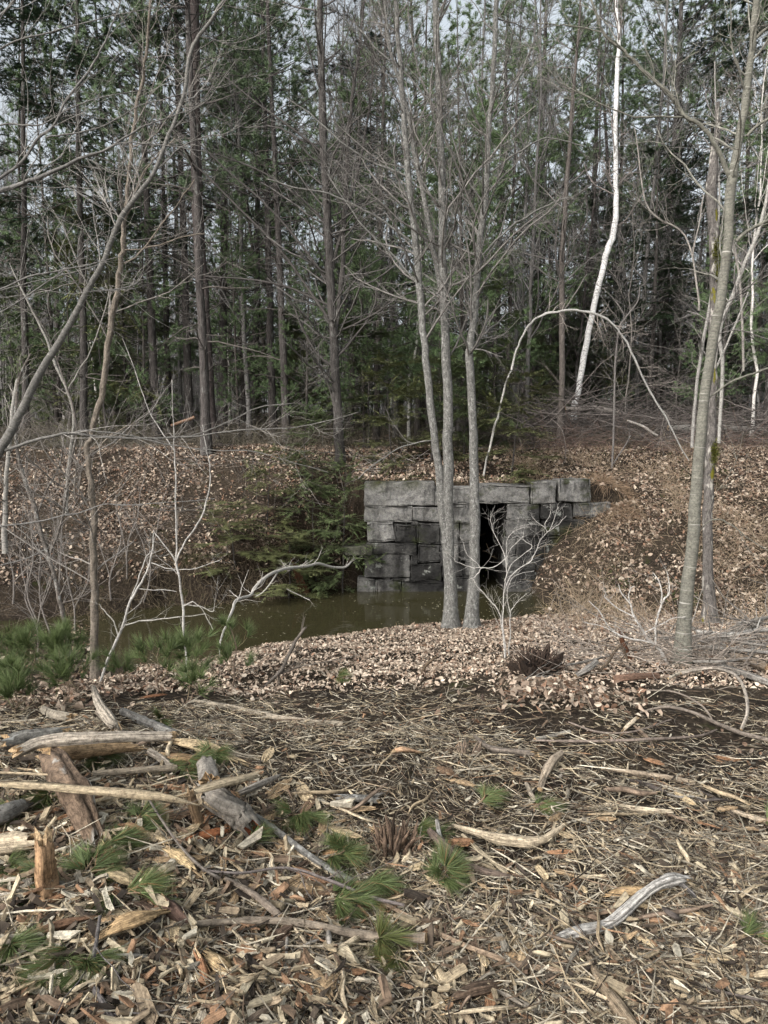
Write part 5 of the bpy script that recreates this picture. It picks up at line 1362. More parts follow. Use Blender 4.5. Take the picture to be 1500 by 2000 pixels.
a = rng.uniform(0, 6.28, n); dd = norm(np.stack([np.cos(a), np.sin(a), rng.uniform(-0.2, 2.2, n)], -1))
C, R = [], []
cur = g + dd * np.array([35 * s, 30 * s, 40 * s]) + np.array([0, 0, -0.05]); pts = [cur]
for k_ in range(4):
    dd = norm(dd + rng.normal(size=(n, 3)) * 0.35); cur = cur + dd * 0.04; pts.append(cur)
tubes(mb, np.stack(pts, 1), rng.uniform(0.003, 0.012, n)[:, None] * np.array([1.2, 1.0, 0.8, 0.5, 0.2]), 5, jit((0.075, 0.053, 0.04), n, 0.6), rough=0.2)
tag(mb.build('root_stump', M_WOOD, smooth=False), 'uprooted dark stump clump of roots left of the forked bush', 'stump')

# ------------------------------------------------------------------ pine seedlings and cut sprigs
NG = (0.092, 0.122, 0.045)
def pine_sprig(name, label, cat, px, py, n_shoots, size_px, seed, upright=0.3, col=NG, lying=True, dirpx=None, nl=(0.06, 0.10), rise=0.03):
    rng = np.random.default_rng(seed)
    g = G(px, py); s = PXM(px, py, g[1])
    L = size_px * s
    if dirpx is not None: d0 = norm(np.array([dirpx[0], -dirpx[1] * 1.6, 0.25 + 0.0 * dirpx[1]]))
    else: a = rng.uniform(0, 6.28); d0 = norm(np.array([math.cos(a), math.sin(a), 0.25]))
    c = [g + np.array([0, 0, rise])]; dd = d0
    for k_ in range(5):
        dd = norm(dd + rng.normal(size=3) * 0.12 + np.array([0, 0, upright * 0.3])); c.append(c[-1] + dd * L / 5)
    c = np.array(c); r = np.linspace(0.004, 0.002, 6)
    mb = MB(); tubes(mb, c, r, 5, (0.20, 0.15, 0.10))
    c1, r1 = spawn(c, r, n_shoots, (L * 0.25, L * 0.6), (0.15, 1), (25, 65), upright, 0.12, 5, 0.7, 0.0015, rng, lenfall=0.4, flat=0.5)
    tubes(mb, c1, r1, 4, (0.22, 0.17, 0.10))
    tips = np.concatenate([c1[:, -1], c1[:, 3], c[-1:]]); dirs = np.concatenate([norm(c1[:, -1] - c1[:, -2]), norm(c1[:, 3] - c1[:, 2]), dd[None]])
    pi = rng.integers(0, len(c1), n_shoots * 5); ti = rng.uniform(0.45, 1.0, len(pi))
    p2, _, d2 = interp_tube(c1, r1, pi, ti)
    tips = np.concatenate([tips, p2]); dirs = np.concatenate([dirs, d2])
    dirs = norm(dirs * np.array([1, 1, 0.35]) + np.array([0, 0, 0.02]))
    m2 = MB(); tufts(m2, tips, dirs, 26, nl, 0.0021, 0.24, col, 1, rng, cv=0.25)
    vv2 = np.concatenate(m2.v).astype(float).reshape(-1, 3, 3)
    g0 = HGT(vv2[:, 2, 0], vv2[:, 2, 1])
    vv2[:, 2, 2] = np.maximum(vv2[:, 2, 2] - 0.018, g0 + 0.006)
    vv2[:, :2, 2] = np.maximum(vv2[:, :2, 2], g0[:, None] + 0.008)
    cc2 = np.concatenate(m2.c)
    br = np.repeat(rng.random(len(vv2)) < 0.07, 3)
    cc2 = np.where(br[:, None], np.array([[0.22, 0.13, 0.06]]), cc2)
    mb.add(vv2.reshape(-1, 3), None, np.arange(len(vv2) * 3).reshape(-1, 3), col=cc2, mi=1)
    return tag(mb.build(name, [M_TWIG, M_NEEDLE]), label, cat)
SPR = [(60, 1612, 5, 34, 'pine sprig by the lichen log at the left edge', (-0.6, -0.2)), (150, 1745, 12, 62, 'largest green pine sprig lying over the lower left chips', (0.3, -0.5)), (110, 1720, 6, 50, 'pine sprig behind the upright chunk', (-.8, .1)),
       (180, 1690, 6, 55, 'pine sprig right above the largest sprig', (.8, -.5)), (215, 1770, 7, 60, 'pine sprig right of the largest sprig', (1, .05)), (150, 1870, 9, 55, 'pine sprig hanging down at the bottom left', (-0.2, 1.0)),
       (178, 1880, 6, 45, 'narrow pine sprig beside the black forked twig', (0.1, 1.0)), (250, 1655, 6, 55, 'upright pine sprig in the middle of the left heap', (0.1, -1)), (300, 1508, 8, 60, 'pine sprig lying behind the long splintered plank', (1, -0.1)),
       (170, 1490, 7, 50, 'pine sprig between the thick rotting log and the tan log', (.9, .3)), (340, 1515, 7, 45, 'pine sprig just left of the stump piece', (1, -0.2)), (412, 1490, 4, 35, 'pine sprig by the pale cream plank', (.5, .7)),
       (565, 1605, 6, 45, 'pine sprig right of the red ended log', (.8, .3)), (478, 1672, 5, 34, 'small pine sprig below the red ended log', (.1, -1)), (625, 1700, 11, 62, 'green pine sprig on the lichen branch', (.9, .1)),
       (630, 1775, 12, 66, 'full pine sprig above the long bottom branch', (.6, .1)), (700, 1738, 5, 45, 'pine sprig at the end of the lichen branch', (.8, .3)), (830, 1740, 10, 62, 'bushy pine sprig near the dark curved root', (1, .1)),
       (800, 1638, 6, 45, 'dark pine sprig behind the torn stump', (1, .1)), (715, 1865, 5, 42, 'yellowish pine sprig below the long bottom branch', (1, .2)), (800, 1880, 5, 40, 'yellowish pine sprig right of the long bottom branch end', (-.8, .5)),
       (1035, 1592, 4, 30, 'small pine sprig below the curled bark stick', (.8, -.2)), (930, 1585, 3, 26, 'tiny pine sprig left of the curved pale stick', (.7, -.2)), (1440, 1852, 5, 42, 'pine sprig at the lower right edge', (1, -.1)),
       (1475, 1620, 3, 30, 'small pine sprig at the right edge', (.7, .2)), (650, 1335, 3, 24, 'small pine sprig on the bare soil behind the tan log', (.9, 0)), (305, 1420, 4, 32, 'pine sprig under the lichen covered dark log', (.5, .5)),
       (100, 1560, 5, 40, 'pine sprig under the long splintered plank at left', (.2, .7)), (8, 1700, 6, 40, 'pine sprig cut by the left edge', (.5, .3)), (25, 1745, 5, 40, 'low pine sprig at the left edge', (.9, .2)), (5, 1870, 4, 30, 'short pine sprig low at the left edge', (.9, .1))]
for k_, (px, py, n, sz, lb, dr) in enumerate(SPR):
    yel = 'yellowish' in lb
    pine_sprig('pine_sprig', lb, 'pine sprig', px, py, n + 1, sz * 1.05, 400 + k_, 0.08, (0.10, 0.115, 0.04) if yel else NG, dirpx=dr, nl=(0.06, 0.12))

def seedling(label, px, py, hpx, wpx, n, seed, col=(0.085, 0.115, 0.042)):
    rng = np.random.default_rng(seed)
    g = G(px, py); s = PXM(px, py, g[1]); h = hpx * s * (1.0 if px < 200 else 0.72); wpx *= (1.2 if px < 200 else 0.95); n = int(n * (1.4 if px < 200 else 0.7))
    root = empty('pine_seedling', tuple(g), label, 'pine seedling', 'white pine seedlings along the near pond edge')
    K = 8; c = np.zeros((K, 3)); c[:, 2] = np.linspace(-0.05, h, K); c[:, 0] = np.cumsum(rng.normal(size=K)) * 0.02; c[:, 1] = np.cumsum(rng.normal(size=K)) * 0.02
    r = np.linspace(0.008, 0.003, K)
    t = MB(); tubes(t, c, r, 6, (0.16, 0.12, 0.09)); t.build('stem', M_TWIG, root)
    mb = MB()
    c1, r1 = spawn(c, r, n, (wpx * s * 0.35, wpx * s * 0.75), (0.25, 0.98), (45, 75), 0.35, 0.1, 6, 0.6, 0.002, rng, lenfall=0.6)
    c2, r2 = spawn(c1, r1, n * 2, (0.06, 0.18), (0.35, 1), (30, 55), 0.35, 0.1, 4, 0.7, 0.0015, rng)
    tubes(mb, c1, r1, 4, (0.18, 0.14, 0.09)); tubes(mb, c2, r2, 3, (0.2, 0.15, 0.09))
    tips = np.concatenate([c1[:, -1], c2[:, -1], c1[:, 4], c[-1:]]); dirs = np.concatenate([norm(c1[:, -1] - c1[:, -2]), norm(c2[:, -1] - c2[:, -2]), norm(c1[:, 4] - c1[:, 3]), np.array([[0, 0, 1.0]])])
    tufts(mb, tips, norm(dirs + np.array([0, 0, 0.2])), 40, (0.08, 0.13), 0.0036, 0.40, col, 1, rng, cv=0.15)
    mb.build('foliage', [M_TWIG, M_NEEDLE], root)
SEED = [('pine seedling at the far left edge under the thicket', 15, 1345, 100, 110, 12), ('pine seedling left of the dark slender tree', 70, 1360, 95, 130, 13), ('pine seedling at the foot of the crooked tree', 150, 1352, 85, 120, 12),
        ('low pine seedling in front of the slanting white sapling', 245, 1350, 55, 80, 7), ('pine seedling left of the straight white sapling', 305, 1362, 130, 130, 11), ('pine seedling right in front of the straight white sapling', 385, 1358, 125, 120, 12),
        ('tallest pine seedling standing against the water', 455, 1350, 175, 110, 10), ('low pine seedling beside the red-brown slab', 345, 1380, 70, 110, 8), ('low pine seedling left of the weathered root', 110, 1392, 60, 120, 7),
        ('small pine seedling at the left edge beside the short grey log', 20, 1398, 70, 90, 8)]
for k_, (lb, px, py, h_, w_, n) in enumerate(SEED): seedling(lb, px, py, h_, w_, n, 500 + k_)

# ------------------------------------------------------------------ litter
def frustum_pts(n, y0, y1, rng, power=1.0, margin=1.12, pxr=(0, 1500)):
    """random ground points inside the view, denser nearby (even in the picture's depth)"""
    u = rng.random(n)
    y = 1.0 / (1 / y0 + (1 / y1 - 1 / y0) * u) if power == 1 else (y0 + (y1 - y0) * u)
    px = rng.uniform(pxr[0] - 60, pxr[1] + 60, n)
    x = (px - 750) / F * y * 1.02
    return x, y, px

def gnormal(x, y, e=0.04):
    zx = (HGT(x + e, y) - HGT(x - e, y)) / (2 * e); zy = (HGT(x, y + e) - HGT(x, y - e)) / (2 * e)
    return norm(np.stack([-zx, -zy, np.ones_like(zx)], -1))

def frames(nrm, rng, tilt):
    n = len(nrm)
    nn = norm(nrm + rng.normal(size=(n, 3)) * tilt)
    a = norm(np.cross(nn, rng.normal(size=(n, 3)))); b = np.cross(nn, a)
    return a, b, nn

def scatter_chips(mb, x, y, z, L, W, T, col, rng, tilt=0.3):
    """ragged split chips: six-cornered wedge with two skins"""
    n = len(x)
    a, b, nn = frames(gnormal(x, y), rng, tilt)
    c = np.stack([x, y, z], -1)
    L, W, T = [np.asarray(q).reshape(-1, 1) for q in (L, W, T)]
    outl = [(-0.5, 0.30), (-0.22, 0.46), (0.46, 0.42), (0.5, 0.02), (0.30, -0.44), (-0.42, -0.40)]
    top, bot = [], []
    bend = rng.normal(size=(n, 1)) * 0.12
    for (u, w) in outl:
        uu = u * L * rng.uniform(0.6, 1.3, (n, 1)); ww = w * W * rng.uniform(0.55, 1.15, (n, 1))
        p = c + a * uu + b * ww + nn * (bend * L * (2 * u) ** 2)
        th = T * rng.uniform(0.1, 1.0, (n, 1))
        top.append(p + nn * th); bot.append(p - nn * T * 0.3)
    v = np.stack(top + bot, 1)
    base = np.arange(n)[:, None] * 12
    q = [base + np.array([[0, 1, 4, 5]])[:, ::-1] * 0 + np.array([5, 4, 1, 0]), base + np.array([4, 3, 2, 1])]
    for k_ in range(6):
        k2 = (k_ + 1) % 6
        q.append(base + np.array([k_, k2, 6 + k2, 6 + k_]))
    cc = np.repeat(col, 12, 0)
    g = np.stack([np.broadcast_to(np.array([o[1] for o in outl] * 2)[None] * W * 1.0, (n, 12)), np.zeros((n, 12)), np.broadcast_to(np.array([o[0] for o in outl] * 2)[None] * L * 0.08, (n, 12))], -1) + rng.random((n, 1, 3)) * 30
    mb.add(v, np.concatenate(q), col=cc, grain=g)

PAL = np.array([(0.56, 0.47, 0.32), (0.43, 0.345, 0.225), (0.31, 0.24, 0.16), (0.22, 0.155, 0.105), (0.42, 0.365, 0.275), (0.24, 0.215, 0.17), (0.12, 0.093, 0.068), (0.06, 0.047, 0.036), (0.32, 0.195, 0.115), (0.66, 0.59, 0.45)])
PAL = PAL * np.array([0.755, 0.77, 0.79])
def pal(n, w, rng, s=0.14):
    w = np.array(w, float); i = rng.choice(len(PAL), n, p=w / w.sum())
    return np.clip(PAL[i] * (1 + s * rng.normal(size=(n, 1))), 0.01, 0.85)

def chip_zone(x, y):
    """1 where chipped wood covers the soil, 0 on bare soil / leaves"""
    px = x / y * F + 750
    far = sstep(5.6, 4.5, y + 0.25 * fbm(x * 1.5, y * 1.5, seed=41))
    bare = sstep(3.9, 4.4, y) * sstep(-1.6, -1.0, x) * 0.25
    darksoil = sstep(3.5, 4.0, y) * sstep(0.9, 1.5, x) * 0.55
    patch = 0.35 + 0.65 * sstep(-0.45, 0.35, fbm(x * 2.2, y * 2.2, seed=42))
    return np.clip(far * (1 - bare) * (1 - darksoil) * patch, 0, 1)

rc_ = np.random.default_rng(2024)
# fine shreds
def shreds(n, y0, y1, L, W, w, seed, zr=0.02, dens=None, name='wood_shreds', label='fine brown and tan wood shreds covering the clearing floor'):
    rng = np.random.default_rng(seed)
    x, y, px = frustum_pts(n, y0, y1, rng)
    keep = rng.random(n) < (chip_zone(x, y) if dens is None else dens(x, y))
    x, y = x[keep], y[keep]; n = len(x)
    c = np.stack([x, y, HGT(x, y) + rng.random(n) ** 1.5 * zr + 0.004], -1)
    a, b_, nn = frames(gnormal(x, y), rng, 0.22)
    l_ = rng.uniform(L[0], L[1], n) * np.exp(rng.normal(size=n) * 0.25)
    w_ = rng.uniform(W[0], W[1], n)
    K = 4
    t = np.linspace(-0.5, 0.5, K)
    bend = rng.normal(size=(n, 1, 1)) * 0.12
    P_ = c[:, None] + a[:, None] * (l_[:, None] * t)[..., None] + b_[:, None] * bend * (l_[:, None] * (4 * t ** 2))[..., None]
    R_ = w_[:, None] * np.array([0.25, 0.55, 0.5, 0.2])
    mb = MB(); tubes(mb, P_, R_, 3, pal(n, w, rng, 0.2))
    return tag(mb.build(name, M_CHIP, smooth=False), label, kind='stuff')
shreds(88000, 1.6, 5.4, (0.025, 0.11), (0.0014, 0.0044), [8, 9, 8, 4, 10, 9, 9, 9, 1, 7], 1)
shreds(5200, 1.6, 5.2, (0.09, 0.26), (0.0025, 0.006), [9, 9, 7, 4, 10, 8, 6, 5, 1, 8], 11, 0.05, name='long_wood_splinters', label='long straw-coloured splinters strewn over the chips')
# small chips
def chips(n, y0, y1, L, seed, w, name, label, zr=0.03, pxr=(0, 1500), asp=(0.22, 0.55), dens=None, tilt=0.3):
    rng = np.random.default_rng(seed)
    x, y, px = frustum_pts(n, y0, y1, rng, pxr=pxr)
    keep = rng.random(n) < (chip_zone(x, y) if dens is None else dens(x, y, px))
    x, y = x[keep], y[keep]; n = len(x)
    l_ = rng.uniform(L[0], L[1], n) * np.exp(rng.normal(size=n) * 0.2)
    z = HGT(x, y) + rng.random(n) ** 1.5 * zr + 0.006
    mb = MB(); scatter_chips(mb, x, y, z, l_, l_ * rng.uniform(asp[0], asp[1], n), l_ * rng.uniform(0.06, 0.16, n), pal(n, w, rng), rng, tilt)
    return tag(mb.build(name, M_CHIP, smooth=False), label, kind='stuff')
chips(20000, 1.6, 5.0, (0.018, 0.045), 2, [10, 9, 7, 6, 8, 6, 9, 10, 3, 8], 'wood_chips', 'small split wood chips spread over the clearing floor', asp=(0.12, 0.36))
heapd = lambda x, y, px: np.clip(sstep(700, 380, px + 120 * fbm(x * 2, y * 2, seed=51)) * sstep(3.6, 2.9, y) * 1.0 + 0.25 * sstep(3.0, 2.3, y), 0, 1)
chips(6500, 1.6, 3.6, (0.03, 0.082), 3, [14, 14, 8, 8, 3, 2, 8, 9, 13, 8], 'wood_chip_heap', 'coarse orange and cream chips heaped at the lower left', zr=0.055, dens=heapd, asp=(0.16, 0.45), tilt=0.4)

# larger chunks: things of their own
rngk = np.random.default_rng(31)
LM = [(130, 1540, 'thick rotting log'), (450, 1580, 'red ended log'), (85, 1690, 'upright reddish chunk'), (150, 1745, 'largest pine sprig'), (260, 1800, 'large tan split slab'), (410, 1900, 'reddish bar'),
      (600, 1800, 'long bottom branch'), (630, 1700, 'lichen branch sprig'), (770, 1640, 'torn upright stump'), (860, 1740, 'bushy pine sprig'), (880, 1850, 'small frayed stump'), (1000, 1640, 'curved pale stick'),
      (1080, 1500, 'curled bark stick'), (1200, 1790, 'driftwood branch'), (1340, 1740, 'hooked dark tip'), (1240, 1580, 'flat pale splinter stick'), (1450, 1595, 'pale stick at the right edge'), (520, 1400, 'lone long tan log'),
      (1190, 1950, 'fibrous splintered limb'), (960, 1935, 'charred looking splinter'), (200, 1900, 'black forked twig'), (1440, 1852, 'lower right pine sprig'), (780, 1468, 'small orange chunk')]
CN = [('cream', (0.58, 0.46, 0.29)), ('tan', (0.43, 0.31, 0.185)), ('orange-brown', (0.34, 0.195, 0.11)), ('brown', (0.21, 0.14, 0.09)), ('pale grey', (0.36, 0.32, 0.26)), ('dark', (0.13, 0.09, 0.065))]
got, used_pts = 0, []
cnt2 = {}
for _ in range(6000):
    if got >= 215: break
    if rngk.random() < 0.72: px, py = rngk.uniform(10, 680), rngk.uniform(1600, 1975)
    else: px, py = rngk.uniform(100, 1490), rngk.uniform(1480, 1975)
    if any(abs(px - a) < 28 and abs(py - b_) < 19 for a, b_ in used_pts): continue
    g = G(px, py)
    used_pts.append((px, py)); got += 1
    lm = min(LM, key=lambda q_: (q_[0] - px) ** 2 + (q_[1] - py) ** 2)
    dx, dy = px - lm[0], py - lm[1]
    if abs(dx) > 1.6 * abs(dy): dr = 'left of' if dx < 0 else 'right of'
    elif abs(dy) > 1.6 * abs(dx): dr = 'behind' if dy < 0 else 'in front of'
    else: dr = ('behind and ' if dy < 0 else 'in front and ') + ('left of' if dx < 0 else 'right of')
    cn, cc = CN[rngk.choice(6, p=[.24, .30, .20, .14, .05, .07])]
    size_px = rngk.uniform(28, 78) if px < 720 else rngk.uniform(20, 50)
    sz = 'large' if size_px > 54 else 'small' if size_px < 32 else 'medium'
    key = (sz, cn, dr, lm[2]); k_ = cnt2.get(key, 0); cnt2[key] = k_ + 1
    lab = '%s %s wood chunk %s the %s' % (sz, cn, dr, lm[2]) + ('' if k_ == 0 else ', farther out' if k_ == 1 else ', farthest out')
    if k_ > 2: continue
    s = PXM(px, py, g[1]); L = size_px * s
    a = rngk.uniform(0, 6.28)
    n_ = 15; t = np.linspace(-0.5, 0.5, n_)
    c = np.stack([t * L * math.cos(a), t * L * math.sin(a), 0.012 + 0.2 * L * t * rngk.normal() * 0.6 + 0 * t], -1)
    W_k = L * rngk.uniform(0.11, 0.22); S_ = 18
    prof = 1 + 0.30 * np.interp(np.arange(S_), np.arange(0, S_, 2), rngk.normal(size=9)) + 0.10 * rngk.normal(size=S_); th = np.arange(S_) / S_ * 2 * math.pi
    r = W_k * np.interp(t, [-.5, -.42, -.25, 0, .3, .43, .5], [.3, .75, .95, 1, .95, .7, .25])
    T_ = norm(c[-1] - c[0]); U_ = norm(np.cross(T_, [0, 0, 1.0])); V_ = np.cross(U_, T_)
    rr = r[:, None] * np.clip(prof, .4, 1.7)[None] * (1 + 0.07 * rngk.normal(size=(n_, S_)))
    shift = rngk.normal(size=S_) * 0.12 * L
    flat_ = rngk.uniform(0.35, 0.7)
    vv = c[:, None] + rr[..., None] * (np.cos(th)[None, :, None] * U_ + flat_ * np.sin(th)[None, :, None] * V_) + (shift[None] * np.abs(t[:, None] * 2) ** 3 * np.sign(t[:, None]))[..., None] * T_
    mb = MB()
    idx = np.arange(n_)[:, None] * S_ + np.arange(S_)
    q = np.stack([idx[:-1], np.roll(idx[:-1], -1, 1), np.roll(idx[1:], -1, 1), idx[1:]], -1)
    gr = np.stack([rr * np.cos(th), rr * np.sin(th), np.broadcast_to(t[:, None] * L + got, rr.shape)], -1)
    cl = np.clip(np.array(cc)[None] * (1 + 0.18 * rngk.normal(size=(S_, 1))), .01, .85)
    mb.add(vv, q, col=np.tile(cl, (n_, 1)), grain=gr)
    for e_ in (0, n_ - 1):
        mb.add(np.vstack([vv[e_], c[e_][None]]), None, np.stack([np.arange(S_), (np.arange(S_) + 1) % S_, np.full(S_, S_)], -1), col=np.array(cc) * 1.05)
    o = mb.build('wood_chunk', M_WOOD, smooth=False)
    o.location = tuple(g + np.array([0, 0, 0.012]))
    tag(o, lab, 'wood chunk', 'broken wood chunks in the chips')

# loose sticks and slivers, each a thing
rs_ = np.random.default_rng(55); cnt3 = {}
SN = [('cream sliver', (0.60, 0.50, 0.35), M_WOOD), ('grey twig', (0.26, 0.24, 0.21), M_BARK), ('brown stick', (0.20, 0.15, 0.11), M_BARK), ('tan splinter', (0.44, 0.35, 0.23), M_WOOD), ('dark twig', (0.10, 0.085, 0.075), M_BARK)]
for k_ in range(85):
    left = rs_.random() < 0.55
    px, py = (rs_.uniform(20, 760), rs_.uniform(1450, 1980)) if left else (rs_.uniform(700, 1480), rs_.uniform(1430, 1980))
    a = rs_.uniform(0, 3.14); L = rs_.uniform(60, 190) * (py / 1900)
    dx, dy = math.cos(a) * L / 2, math.sin(a) * L / 2 * 0.6
    w = rs_.uniform(4, 9) if rs_.random() < 0.8 else rs_.uniform(9, 14)
    nm_, cc, mt = SN[rs_.choice(5, p=[.3, .2, .18, .2, .12])]
    lm = min(LM, key=lambda q_: (q_[0] - px) ** 2 + (q_[1] - py) ** 2)
    ex, ey = px - lm[0], py - lm[1]
    dr = ('left of' if ex < 0 else 'right of') if abs(ex) > abs(ey) else ('behind' if ey < 0 else 'in front of')
    lie = 'crosswise' if abs(dx) > 2 * abs(dy) else 'lengthwise' if abs(dx) < 0.6 * abs(dy) else 'slanting'
    key = (nm_, dr, lm[2], lie); q0_ = cnt3.get(key, 0); cnt3[key] = q0_ + 1
    if q0_ > 1: continue
    lab = '%s lying %s %s the %s' % (nm_, lie, dr, lm[2]) + (', farther out' if q0_ else '')
    up = rs_.uniform(0.01, 0.06)
    Lg(lab, [(px - dx, py - dy, w * 0.6, up * rs_.random()), (px - dx * .3 + rs_.normal() * 3, py - dy * .3 + rs_.normal() * 2, w, up), (px + dx * .35 + rs_.normal() * 3, py + dy * .35 + rs_.normal() * 2, w * .9, up), (px + dx, py + dy, w * 0.4, up * rs_.random())],
       cc, mat=mt, sides=9, ridge=0.15, jag=1.0 if mt is M_WOOD else 0.2, name='stick', group='loose sticks among the wood chips')

# fallen leaves
LP = np.array([(0.28, 0.22, 0.165), (0.20, 0.15, 0.11), (0.43, 0.365, 0.285), (0.14, 0.095, 0.067), (0.075, 0.053, 0.04), (0.37, 0.295, 0.225), (0.20, 0.12, 0.078)])
def leaves(name, label, n, box, dens, seed, size=(0.04, 0.085), w=(8, 8, 6, 7, 6, 5, 3), tilt=0.5, zr=0.025, bright=1.0):
    rng = np.random.default_rng(seed)
    x = rng.uniform(box[0], box[1], n); y = rng.uniform(box[2], box[3], n)
    k_ = (rng.random(n) < dens(x, y)) & (pond_sd(x, y) > 0.04) & (np.abs(x) < 0.6 * y + 0.6) & ~((x > -0.6) & (x < 4.05) & (y > 13.62) & (y < 14.2))
    x, y = x[k_], y[k_]; n = len(x)
    z = HGT(x, y) + rng.random(n) * zr + 0.006
    a, b_, nn = frames(gnormal(x, y), rng, tilt)
    c = np.stack([x, y, z], -1)
    s = np.exp(rng.uniform(math.log(size[0] * 0.45), math.log(size[1] * 1.15), n))[:, None]
    asp = rng.uniform(0.35, 0.75, (n, 1)); fold = rng.uniform(-0.1, 0.5, (n, 1)); curl = rng.uniform(-0.25, 0.45, (n, 1))
    tip = c + a * s * 0.55 + nn * s * curl; base = c - a * s * 0.5
    l1 = c + a * s * 0.16 + b_ * s * asp * 0.5 + nn * s * fold * 0.5; l2 = c - a * s * 0.25 + b_ * s * asp * 0.38 + nn * s * fold * 0.4
    r1 = c + a * s * 0.16 - b_ * s * asp * 0.5 + nn * s * fold * 0.5; r2 = c - a * s * 0.25 - b_ * s * asp * 0.38 + nn * s * fold * 0.4
    v = np.stack([base, l2, l1, tip, r1, r2], 1)
    bs = np.arange(n)[:, None] * 6
    q = np.concatenate([bs + np.array([0, 3, 2, 1]), bs + np.array([0, 5, 4, 3])])
    w = np.array(w, float); i = rng.choice(len(LP), n, p=w / w.sum())
    cc = np.clip(LP[i] * (1 + 0.16 * rng.normal(size=(n, 1))) * bright, 0.01, 0.85)
    mb = MB(); mb.add(v, q, col=np.repeat(cc, 6, 0))
    return tag(mb.build(name, M_LITTER, smooth=False), label, kind='stuff')
def patchy(lo, hi, sc, seed, base=0.35):
    return lambda x, y: np.clip(base + (1 - base) * sstep(lo, hi, fbm(x * sc, y * sc, seed=seed)), 0, 1)
leaves('leaf_litter', 'pale tan fallen leaves over the right embankment and culvert top', 85000, (-0.6, 9.5, 9.4, 17.0), lambda x, y: patchy(-0.4, 0.3, 1.7, 61, 0.22)(x, y) * ((HGT(x, y) > -0.98)), 61, (0.03, 0.085), tilt=0.75)
leaves('leaf_litter', 'brown fallen leaves over the left embankment', 74000, (-8.5, 0.3, 10.5, 17.5), lambda x, y: patchy(-0.4, 0.4, 1.6, 62, 0.18)(x, y) * (HGT(x, y) > -0.7), 62, (0.03, 0.08), tilt=0.75, w=(8, 9, 5, 9, 8, 5, 5))
leaves('leaf_litter', 'pale dry leaves over the flat bank between the clearing and the pond', 110000, (-2.6, 5.6, 4.9, 11.0), lambda x, y: sstep(4.9, 5.5, y + 0.3 * fbm(x * 2, y * 2, seed=63)) * patchy(-0.6, 0.1, 1.6, 64, 0.6)(x, y), 63, (0.016, 0.045), w=(8, 6, 12, 3, 2, 10, 2), bright=1.22)
leaves('leaf_litter', 'scattered leaves on the soil at the left bank', 9000, (-5.0, -1.6, 4.6, 11.5), lambda x, y: patchy(-0.4, 0.3, 1.6, 65, 0.3)(x, y), 65, (0.04, 0.08), w=(5, 8, 3, 8, 8, 3, 4))
leaves('leaf_litter', 'scattered brown leaves on the wood floor beyond the embankment', 16000, (-13, 13, 16.8, 27), patchy(-0.3, 0.4, 0.8, 66, 0.3), 66, (0.07, 0.13), w=(5, 8, 4, 9, 8, 4, 5))
leaves('leaf_litter', 'a few brown leaves among the wood chips', 1100, (-3, 3, 1.7, 5.4), patchy(0.0, 0.5, 1.5, 67, 0.15), 67, (0.02, 0.05), w=(4, 8, 2, 9, 6, 2, 4), zr=0.03, tilt=0.7)
gA = G(1110, 1372)
leaves('leaf_drift', 'drift of reddish oak leaves below the root stump', 2600, (gA[0] - 0.55, gA[0] + 0.55, gA[1] - 0.25, gA[1] + 0.55), lambda x, y: np.exp(-(((x - gA[0]) / 0.38) ** 2 + ((y - gA[1] - .12) / 0.28) ** 2)), 68, (0.03, 0.065), w=(9, 7, 6, 4, 3, 8, 6), zr=0.10, tilt=0.7)

# dry grass and fine stems
def grass(name, label, n, box, dens, seed, L=(0.08, 0.25), W=0.006, col=(0.34, 0.26, 0.16), lean=0.6, pal_=None, down=0.0):
    rng = np.random.default_rng(seed)
    x = rng.uniform(box[0], box[1], n); y = rng.uniform(box[2], box[3], n)
    k_ = (rng.random(n) < dens(x, y)) & (pond_sd(x, y) > -0.02) & (np.abs(x) < 0.6 * y + 0.6)
    x, y = x[k_], y[k_]; n = len(x)
    c = np.stack([x, y, HGT(x, y) - 0.005], -1)
    d = norm(gnormal(x, y) + rng.normal(size=(n, 3)) * lean + np.array([0, -0.2, -down]))
    K = 4; l_ = rng.uniform(L[0], L[1], n)
    pts = [c]; cur = c; dd = d
    for k2 in range(K - 1):
        dd = norm(dd + np.array([0, 0, -0.22]) + rng.normal(size=(n, 3)) * 0.12); cur = cur + dd * (l_ / (K - 1))[:, None]; pts.append(cur)
    mb = MB(); tubes(mb, np.stack(pts, 1), np.full((n, 1), W / 2) * np.array([1, 0.9, 0.7, 0.25]), 3, jit(col, n, 0.3, rng))
    return tag(mb.build(name, M_LITTER), label, kind='stuff')
near_edge = lambda a, b_: (lambda x, y: sstep(b_, a, np.abs(pond_sd(x, y))))
grass('dry_grass', 'dry tan grass fringing the near pond edge', 5000, (-2.5, 4.2, 7.8, 12.5), near_edge(0.05, 0.35), 71, (0.05, 0.22))
grass('dry_grass', 'dead brown grass hanging over the left bank edge', 15000, (-5.2, -0.4, 11.3, 14.2), lambda x, y: sstep(1.1, 0.25, pond_sd(x, y)) * patchy(-0.5, 0.2, 1.5, 72, .2)(x, y), 72, (0.12, 0.32), 0.007, (0.12, 0.095, 0.06), 0.5, down=0.5)
grass('dry_grass', 'dead grass and vine stems over the right embankment', 16000, (2.6, 9.0, 9.5, 16.5), patchy(0.0, 0.5, 1.1, 73, 0.15), 73, (0.12, 0.55), 0.006, (0.32, 0.25, 0.17), 1.0)
grass('dry_grass', 'dry grass tufts hanging over the coping stones', 900, (-0.3, 4.4, 13.80, 14.3), patchy(-0.2, 0.4, 1.5, 74, 0.3), 74, (0.08, 0.25), 0.006, (0.30, 0.22, 0.14), 0.8, down=0.3)
